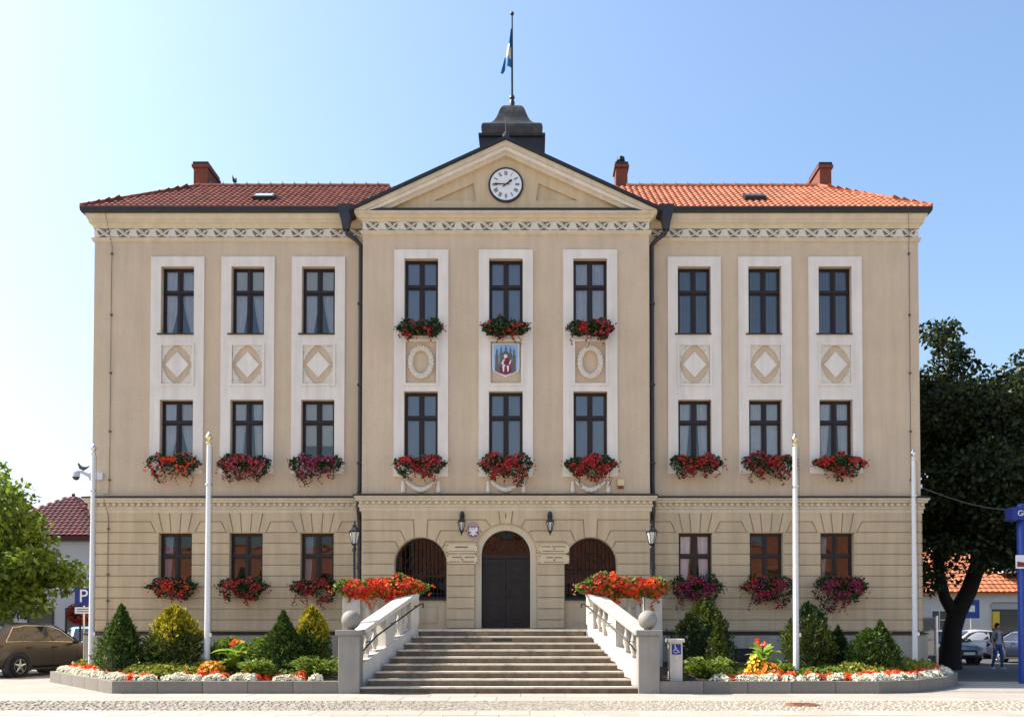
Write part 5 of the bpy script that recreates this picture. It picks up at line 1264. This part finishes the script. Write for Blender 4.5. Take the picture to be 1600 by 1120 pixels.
# ================================================================== CARS
def car(label, loc, rz, paint_, kind='sedan', grp='parked cars'):
    t = thing('parked_car', label, 'car', loc, rz, grp)
    # stations: x, bottom z, belt z, half width, roof z, half width at roof
    if kind == 'suv':
        S = [(-2.15, .55, .86, .70, .92, .60), (-2.08, .38, .98, .84, 1.05, .66), (-1.85, .30, 1.02, .90, 1.36, .62), (-1.45, .27, 1.02, .915, 1.56, .62), (-.9, .26, 1.01, .92, 1.60, .63), (-.1, .26, 1.0, .92, 1.59, .63), (.35, .26, .99, .92, 1.52, .62), (.75, .26, .99, .915, 1.27, .64), (1.1, .27, .97, .91, 1.03, .72), (1.55, .28, .92, .89, .98, .70), (1.95, .32, .82, .84, .87, .62), (2.15, .42, .66, .70, .70, .50)]
        ws, rear, roofs = (.33, 1.36, -1.32), 2, 6
    else:
        S = [(-2.2, .50, .78, .66, .84, .58), (-2.1, .36, .92, .80, .98, .62), (-1.75, .28, .95, .85, 1.04, .62), (-1.35, .24, .94, .86, 1.20, .57), (-.85, .23, .92, .865, 1.41, .54), (-.2, .23, .91, .87, 1.45, .55), (.3, .23, .90, .87, 1.38, .55), (.75, .23, .89, .865, 1.13, .60), (1.1, .24, .87, .86, .93, .68), (1.6, .26, .80, .84, .86, .64), (2.0, .32, .70, .78, .75, .56), (2.18, .42, .60, .62, .64, .46)]
        ws, rear, roofs = (.31, 1.36, -1.30), 3, 6
    m = MB(); K = 0; rings = []
    for (x, zb, zt_, w, zr, wr) in S:
        h = [(0, zb), (w * .86, zb), (w * .97, zb + .10), (w, zb + (zt_ - zb) * .55), (w * .965, zt_ - .05), (w * .94, zt_)]
        h += [(wr + (w * .94 - wr) * .5, zt_ + (zr - zt_) * .5), (wr, zr - .05), (wr * .82, zr), (0, zr + .015)]
        r_ = [(x, y, z) for y, z in h] + [(x, -y, z) for y, z in h[-2:0:-1]]; rings.append(r_)
    k = len(rings[0]); vs = [p for r in rings for p in r]
    fs = [(i * k + j, i * k + (j + 1) % k, (i + 1) * k + (j + 1) % k, (i + 1) * k + j) for i in range(len(S) - 1) for j in range(k)]
    fs += [tuple(range(k)), tuple(range((len(S) - 1) * k, len(S) * k))[::-1]]
    fs = [f[::-1] for f in fs]
    m.add(vs, fs); body = m.build('body', paint_, t, smooth=True)
    body.data.set_sharp_from_angle(angle=R(55))
    def st(x):
        for a, b_ in zip(S, S[1:]):
            if a[0] <= x <= b_[0]:
                u = (x - a[0]) / (b_[0] - a[0]); return [p + (q - p) * u for p, q in zip(a, b_)]
    def sp(x, v, sy, off=.012):
        _, zb, zt_, w, zr, wr = st(x); y = w * .94 + (wr - w * .94) * v; return (x, sy * (y + off), zt_ + (zr - .05 - zt_) * v)
    if kind == 'suv': panes = [[(-1.68, .12), (-1.1, .12), (-1.1, .90), (-1.32, .86)], [(-1.02, .12), (-.12, .12), (-.12, .92), (-1.02, .90)], [(-.04, .12), (.86, .14), (.42, .80), (.1, .92), (-.04, .92)]]
    else: panes = [[(-1.3, .14), (-.62, .14), (-.62, .90), (-.86, .86)], [(-.54, .14), (.84, .16), (.36, .84), (.05, .90), (-.54, .90)]]
    for sy in (-1, 1):
        for p in panes:
            q = [sp(x, v, sy) for x, v in p]; MB().add(q, [tuple(range(len(q)))[::sy]]).build('side_window', 'carglass', t)
        a = panes[0][0], panes[-1][1]
        top = [p for p in panes[-1][2:]] 
        o_pts = [sp(panes[0][0][0] - .06, .06, sy, .016), sp(panes[-1][1][0] + .05, .08, sy, .016)]
        line = [sp(x, .06, sy, .016) for x in np.linspace(panes[0][0][0] - .05, panes[-1][1][0] + .06, 12)]
        up_ = [sp(x, .94 if -1.0 < x < .2 else .90, sy, .014) for x in np.linspace(panes[0][-1][0], panes[-1][2][0], 10)]
        tm = MB(); tm.tube(line, .011, 5); tm.tube([line[0]] + up_ + [line[-1]], .011, 5); tm.build('window_trim', 'chrome', t)
        for xw in ws[1:]:
            w = st(xw)[3]
            ar = MB(); ar.tube([(xw + (ws[0] + .09) * math.cos(q), sy * (w - .03), ws[0] + (ws[0] + .09) * math.sin(q)) for q in np.linspace(-.35, math.pi + .35, 16)], .055, 6); ar.build('wheel_arch', 'plastic', t, smooth=True)
            MB().tube([(xw, sy * (w - .25), ws[0]), (xw, sy * (w + .006), ws[0])], ws[0] + .06, 20).build('wheel_well', 'plastic', t)
            wh = MB(); wh.lathe([(ws[0] * .6, -.11), (ws[0] * .93, -.11), (ws[0], -.06), (ws[0], .06), (ws[0] * .93, .11), (ws[0] * .6, .11)], 24)
            wh.v = [(x + xw, sy * (w - .06) + z, y + ws[0]) for x, y, z in wh.v]; wo = wh.build('wheel', 'tyre', t, smooth=True)
            rm = MB(); yy = sy * (w + .03)
            rm.tube([(xw + ws[0] * .62 * math.cos(q), yy, ws[0] + ws[0] * .62 * math.sin(q)) for q in np.linspace(0, 2 * math.pi, 21)], .022, 6)
            for q in range(5):
                q = q * 2 * math.pi / 5 + .3; rm.tube([(xw, yy, ws[0]), (xw + ws[0] * .6 * math.cos(q), yy, ws[0] + ws[0] * .6 * math.sin(q))], [.05, .03], 6)
            rm.build('rim', 'rim', wo)
        hd = [(1.0, .35), (-1.0, .35)]
        for xh in ((-.95, -.02) if kind == 'suv' else (-.5, .45)):
            w = st(xh)[3]; MB().box(xh - .1, xh + .1, *sorted((sy * (w * .985), sy * (w + .02))), .86, .89).build('door_handle', 'plastic', t)
        for xs_ in ((-1.06, -.08, .9) if kind == 'suv' else (-.58, .95)):
            pts = [(xs_, sy * (st(xs_)[3] + .002), z) for z in (.42, .6)] + [(xs_, sy * st(xs_)[3] * .97, .9)]; MB().tube(pts, .006, 4).build('door_gap', 'plastic', t)
        w = st(.78)[3]; mr_ = MB(); mr_.ball((.72, sy * (w + .10), 1.02), .10, 10, sz=.7); mr_.tube([(.75, sy * (w * .9), .98), (.72, sy * (w + .1), 1.0)], .025, 5); mr_.build('mirror', 'plastic', t, smooth=True)
        f_ = S[-2]; MB().add([(f_[0] - .32, sy * .855, f_[2] + .045), (f_[0] + .1, sy * .70, f_[2] - .02), (f_[0] + .12, sy * .52, f_[2] - .16), (f_[0] + .02, sy * .78, f_[2] - .18)], [(0, 1, 2, 3)[::-sy]]).build('headlight', 'headlamp', t)
        r_ = S[1]; MB().add([(r_[0] + .25, sy * .895, r_[2] - .03), (r_[0] - .02, sy * .84, r_[2] - .02), (r_[0] - .06, sy * .62, r_[2] - .04), (r_[0] - .07, sy * .66, r_[2] - .2), (r_[0] + .02, sy * .86, r_[2] - .2)], [(0, 1, 2, 3, 4)[::sy]]).build('tail_light', 'taillamp', t)
    i0 = 8; a, b_ = S[i0], S[roofs]
    def gl(i, j, nm, dx):
        A_, B_ = S[i], S[j]; ws_ = .97
        q = [(A_[0] + dx, -A_[5] * ws_, A_[4] + .02), (A_[0] + dx, A_[5] * ws_, A_[4] + .02), (B_[0] + dx, B_[5] * .86, B_[4] + .005), (B_[0] + dx, -B_[5] * .86, B_[4] + .005)]
        MB().add(q, [(0, 1, 2, 3) if dx > 0 else (3, 2, 1, 0)]).build(nm, 'carglass', t)
    gl(8, 6, 'windscreen', .03); gl(rear - 1 if kind == 'suv' else 2, 3 if kind == 'suv' else 4, 'rear_window', -.03)
    fx = S[-1][0]
    MB().box(fx - .08, fx + .012, -.38, .38, .44, .64).build('grille', 'plastic', t); MB().box(fx + .012, fx + .02, -.26, .26, .43, .54).build('number_plate', 'white', t)
    MB().box(-1.0, 1.0, -.86, .86, .2, .27).build('underside', 'plastic', t)
    return t
# bronze SUV: near rear wheel at (-15.5, 1.0), heading away to the right
hd = R(73); c0 = Vector((-15.5, 1.0)) ; u = Vector((math.cos(hd), math.sin(hd))); side_ = Vector((u.y, -u.x)); ctr = c0 + u * 1.32 * 1.08 - side_ * .87 * 1.08
car('bronze compact SUV parked beside the raised bed under the plane tree', (ctr.x, ctr.y, 0), hd, 'bronze', 'suv').scale = (1.08, 1.08, 1.08)
car('blue car with sky glare in its paint standing just beyond the bronze SUV', (-17.4, 9.4, 0), R(-60), 'p_blue', 'suv')
car('silver-blue saloon facing outward right behind the dark trunk', (18.75, 12.2, 0), R(-82), 'p_silver')
car('pale silver car parked side-on behind the pedestrian', (23.0, 18.0, 0), R(180), 'p_white')
car('navy car mostly hidden behind the blue pylon and pedestrian', (22.9, 11.8, 0), R(-75), 'p_navy')

# ================================================================== STREET FURNITURE
ps = thing('parking_sign', 'blue square parking sign with white P and small plate on a post', 'sign', (-14.42, 3.0, 0))
MB().tube([(0, 0, 0), (0, 0, 2.95)], .03, 8).build('post', 'silver', ps)
p_ = MB().box(-.30, .30, -.05, -.035, 2.32, 2.92).build('sign_plate', 'blue_sign', ps, bevel=.004)
o = put('letter', text_mesh('P', .62, .003), p_, (0, -.055, 2.63)); o.data.materials.append(M['white'])
m = MB(); m.box(-.29, .29, -.05, -.035, 2.05, 2.27); p2 = m.build('sub_plate', 'white', ps)
m = MB()
for z in (2.12, 2.2): m.box(-.22, .22, -.0535, -.0505, z - .012, z + .012)
m.build('lettering', 'ink', p2)
ps = thing('blue_street_sign', 'small square blue sign on a thin post before the whitewashed house', 'sign', (24.5, 21.0, 0))
MB().tube([(0, 0, 0), (0, 0, 3.3)], .035, 8).build('post', 'silver', ps); q_ = MB().box(-.45, .45, -.06, -.036, 2.05, 3.05).build('sign_plate', 'blue', ps)
MB().box(-.12, .2, -.066, -.061, 2.4, 2.75).build('symbol', 'white', q_)
# blue information pylon
py = thing('information_pylon', 'tall blue information pylon with white lettering on its crossboard', 'pylon', (15.40, -1.9, 0))
m = MB(); m.lathe([(.14, 0), (.14, 5.05), (.10, 5.1), (.01, 5.12)], 16, (-.62, 0, 0)); m.lathe([(.14, 0), (.14, 5.05), (.10, 5.1), (.01, 5.12)], 16, (.62, 0, 0)); m.build('posts', 'blue', py, smooth=True)
MB().box(-.60, .60, -.05, .05, .5, 4.55).build('panel', 'blue', py, bevel=.01)
MB().box(-.45, .45, -.062, -.051, .9, 3.2).build('poster', 'skyblue', py)
cb = MB().box(-1.0, 1.3, -.20, .20, 4.63, 5.0).build('crossboard', 'blue_sign', py, bevel=.015)
o = put('lettering', text_mesh('GŁ', .22, .003), cb, (-.72, -.204, 4.815)); o.data.materials.append(M['white'])
np_ = MB().box(-.93, -.30, -.24, -.20, 3.25, 3.63).build('notice_plate', 'white', py)
MB().prism([(-.90, 3.30), (-.33, 3.30), (-.33, 3.50), (-.5, 3.48), (-.7, 3.42), (-.90, 3.45)], -.246, -.241).build('red_wave', 'red', np_)
# glazed notice case behind the facade end
gc = thing('glass_notice_case', 'grey glazed notice case on a steel post next to the facade end', 'notice case', (15.1, 5.2, 0))
m = MB(); m.tube([(-.42, 0, 0), (-.42, 0, 2.0)], .05, 8); m.tube([(.42, 0, 0), (.42, 0, 2.0)], .05, 8); m.build('posts', 'silver', gc, smooth=True)
m = MB(); ring(m, -.38, .38, .55, 1.95, .05, -.04, .04); m.build('case_frame', 'housegrey', gc); MB().box(-.33, .33, .01, .02, .6, 1.9).build('back_board', 'housegrey', gc)
MB().box(-.33, .33, -.02, -.015, .6, 1.9).build('pane', 'glass', gc); MB().prism([(-.2, .9), (-.05, 1.0), (-.12, 1.5)], -.001, .009).build('poster', 'yellowlit', gc)
# ornate street lamp with flower basket
sl2 = thing('basket_lamp', 'dark street lamp carrying a hanging basket of yellow-green flowers', 'street lamp', (24.3, 14.2, 0))
m = MB(); m.lathe([(.12, 0), (.1, .5), (.05, .7), (.045, 3.4), (.02, 3.7)], 10); m.tube([(-.75, 0, 3.15), (0, 0, 3.3), (.75, 0, 3.15)], .025, 6); m.build('pole', 'black', sl2, smooth=True)
for sx in (-.75, .75):
    MB().lathe([(.03, 3.1), (.10, 3.2), (.14, 3.45), (.16, 3.47), (.05, 3.6), (.01, 3.68)], 6, (sx, 0, 0)).build('lantern', 'black', sl2)
D = RNG.normal(size=(500, 3)); D /= np.linalg.norm(D, axis=1)[:, None]; o = leaves('hanging_basket', D * np.array([.55, .45, .38]) * RNG.uniform(.6, 1.05, (500, 1)) + np.array([-.25, 0, 2.35]), .15, 'lf_canna', sl2); o['kind'] = 'stuff'
D = RNG.normal(size=(90, 3)); D /= np.linalg.norm(D, axis=1)[:, None]; o = blooms('basket_flowers', D * np.array([.55, .45, .38]) * 1.03 + np.array([-.25, 0, 2.35]), .13, 'fl_marigold', sl2, D); o['kind'] = 'stuff'
# red flower basket by the parking sign
hb = thing('hanging_flower_ball', 'round basket of crimson flowers hanging behind the parking sign', 'flower basket', (-15.65, 5.2, 0))
MB().tube([(0, 0, 0), (0, 0, 2.3), (.05, 0, 2.9)], .04, 8).build('post', 'black', hb)
D = RNG.normal(size=(420, 3)); D /= np.linalg.norm(D, axis=1)[:, None]
o = leaves('foliage', D * .36 * RNG.uniform(.6, 1, (420, 1)) + np.array([0, -.05, 2.1]), .1, 'lf_geran', hb); o['kind'] = 'stuff'
o = blooms('flowers', D[:260] * .40 + np.array([0, -.05, 2.1]), .10, 'fl_crim', hb, D[:260]); o['kind'] = 'stuff'
# overhead cable from the facade corner
cb_ = thing('overhead_cable', 'thin grey cable sagging from the facade corner towards the dark tree', 'cable', (WX, .05, 5.95))
pts = []
for i in range(17):
    u = i / 16; pts.append((.0 + 4.9 * u, 1.0 * u, -.05 - .5 * u - .34 * math.sin(math.pi * u)))
MB().tube(pts, .014, 5).build('wire', 'wire', cb_); MB().box(-.02, .05, -.06, .04, -.1, .02).build('anchor', 'camwhite', cb_)
sp_ = MB().tube([(4.9, 1.0, -6.0), (4.9, 1.0, -.4)], .05, 8).build('support_pole', 'wire', cb_)

# ================================================================== PEDESTRIAN
def person(loc, rz):
    t = thing('person', 'pedestrian in grey T-shirt, blue jeans and white shoes walking in the shade', 'person', loc, rz)
    V = []; E_ = []; Rr = []
    def add(p, r, par=None):
        V.append(p); Rr.append(r); i = len(V) - 1
        if par is not None: E_.append((par, i))
        return i
    pel = add((0, 0, .93), (.155, .115)); bel = add((0, -.01, 1.05), (.145, .105), pel); che = add((0, 0, 1.25), (.165, .115), bel); sh_ = add((0, .01, 1.40), (.12, .085), che)
    nk = add((0, 0, 1.47), (.055, .055), sh_); hd0 = add((0, -.015, 1.53), (.068, .075), nk); hd1 = add((0, -.02, 1.60), (.080, .095), hd0); hd2 = add((0, -.01, 1.68), (.066, .078), hd1)
    for s in (-1, 1):
        hp = add((s * .085, 0, .88), (.095, .1), pel); kn = add((s * .11, -.10 if s > 0 else .02, .49), (.068, .07), hp); an = add((s * .12, -.06 if s > 0 else .16, .10), (.045, .045), kn)
        hl = add((s * .125, -.10 if s > 0 else .13, .045), (.045, .04), an); add((s * .14, -.24 if s > 0 else -.02, .035), (.042, .028), hl)
        so = add((s * .175, .01, 1.385), (.062, .062), sh_); el_ = add((s * .235, .04, 1.12), (.046, .046), so); wr = add((s * .235, -.08, .90), (.032, .032), el_)
        pm = add((s * .232, -.105, .84), (.032, .02), wr)
        for k, (dx, L_) in enumerate(((-.024, .075), (-.008, .085), (.008, .08), (.024, .065))):
            a = add((s * .232 + dx * .3, -.105 + dx, .80), (.0095, .0095), pm); b_ = add((s * .226 + dx * .3, -.112 + dx, .80 - L_ * .55), (.009, .009), a); add((s * .214 + dx * .3, -.113 + dx, .80 - L_), (.008, .008), b_)
        a = add((s * .22, -.14, .845), (.011, .011), pm); add((s * .212, -.158, .805), (.009, .009), a)
    me = bpy.data.meshes.new('body'); me.from_pydata(V, E_, []); o = bpy.data.objects.new('body', me); COL.objects.link(o)
    sk_ = o.modifiers.new('skin', 'SKIN'); sd = me.skin_vertices[0].data
    for i, r in enumerate(Rr): sd[i].radius = r
    sd[0].use_root = True
    sb = o.modifiers.new('sub', 'SUBSURF'); sb.levels = 2; sb.render_levels = 2
    dg = bpy.context.evaluated_depsgraph_get(); nm = bpy.data.meshes.new_from_object(o.evaluated_get(dg)); bpy.data.objects.remove(o)
    for k in ('skin', 'shirt', 'jeans', 'shoe'): nm.materials.append(M[k])
    for p in nm.polygons:
        c_ = p.center; p.use_smooth = True
        if c_.z < .085: p.material_index = 3
        elif c_.z < .96 and abs(c_.x) < .2: p.material_index = 2
        elif c_.z < 1.44 and not (abs(c_.x) > .19 and c_.z < 1.16): p.material_index = 1
        else: p.material_index = 0
    b_ = bpy.data.objects.new('body', nm); COL.objects.link(b_); b_.parent = t
    m = MB(); m.ball((0, .012, 1.665), .098, 14, sz=1.0); m.ball((0, .05, 1.60), .078, 12); m.v = [v for v in m.v]; m.build('hair', 'hair', t, smooth=True)
    m = MB(); m.tube([(0, -.10, 1.60), (0, -.122, 1.575), (0, -.105, 1.565)], [.008, .014, .012], 6)
    m.build('nose', 'skin', t, smooth=True)
    m = MB()
    for s in (-1, 1): m.ball((s * .03, -.098, 1.605), .010, 6)
    m.build('eyes', 'ink', t); m = MB(); m.tube([(-.025, -.098, 1.54), (.025, -.098, 1.54)], .006, 5); m.build('mouth', 'red', t)
    return t
PX, PY = 18.25, 6.2
person((PX, PY, 0), R(14))
bp_ = thing('backpack', 'dark backpack with shoulder straps worn by the pedestrian', 'backpack', (PX, PY, 1.1), R(14))
m = MB(); m.box(-.15, .15, .10, .26, -.08, .32); m.build('bag', 'p_navy', bp_, bevel=.04)
m = MB()
for s in (-1, 1): m.tube([(s * .1, .12, .28), (s * .105, .02, .345), (s * .11, -.10, .25), (s * .12, -.125, .1), (s * .15, -.05, -.02), (s * .13, .11, -.05)], .02, 6)
m.build('strap', 'p_navy', bp_, smooth=True)

# rusty drain cover in the cobbled band
M['rust'] = mat('rusty_iron', (.22, .10, .05), .85, .3, 9, .3, 40)
dc = thing('drain_cover', 'rusty round iron drain cover set into the cobbled band', 'drain cover', (6.3, -9.1, .02))
MB().lathe([(.34, -.02), (.34, .018), (.30, .022), (.02, .022)], 24).build('lid', 'rust', dc)
m = MB()
for i in range(-2, 3): m.box(-.22, .22, i * .09 - .02, i * .09 + .02, .022, .030)
o = m.build('lid_ribs', 'rust', dc); o['kind'] = 'stuff'
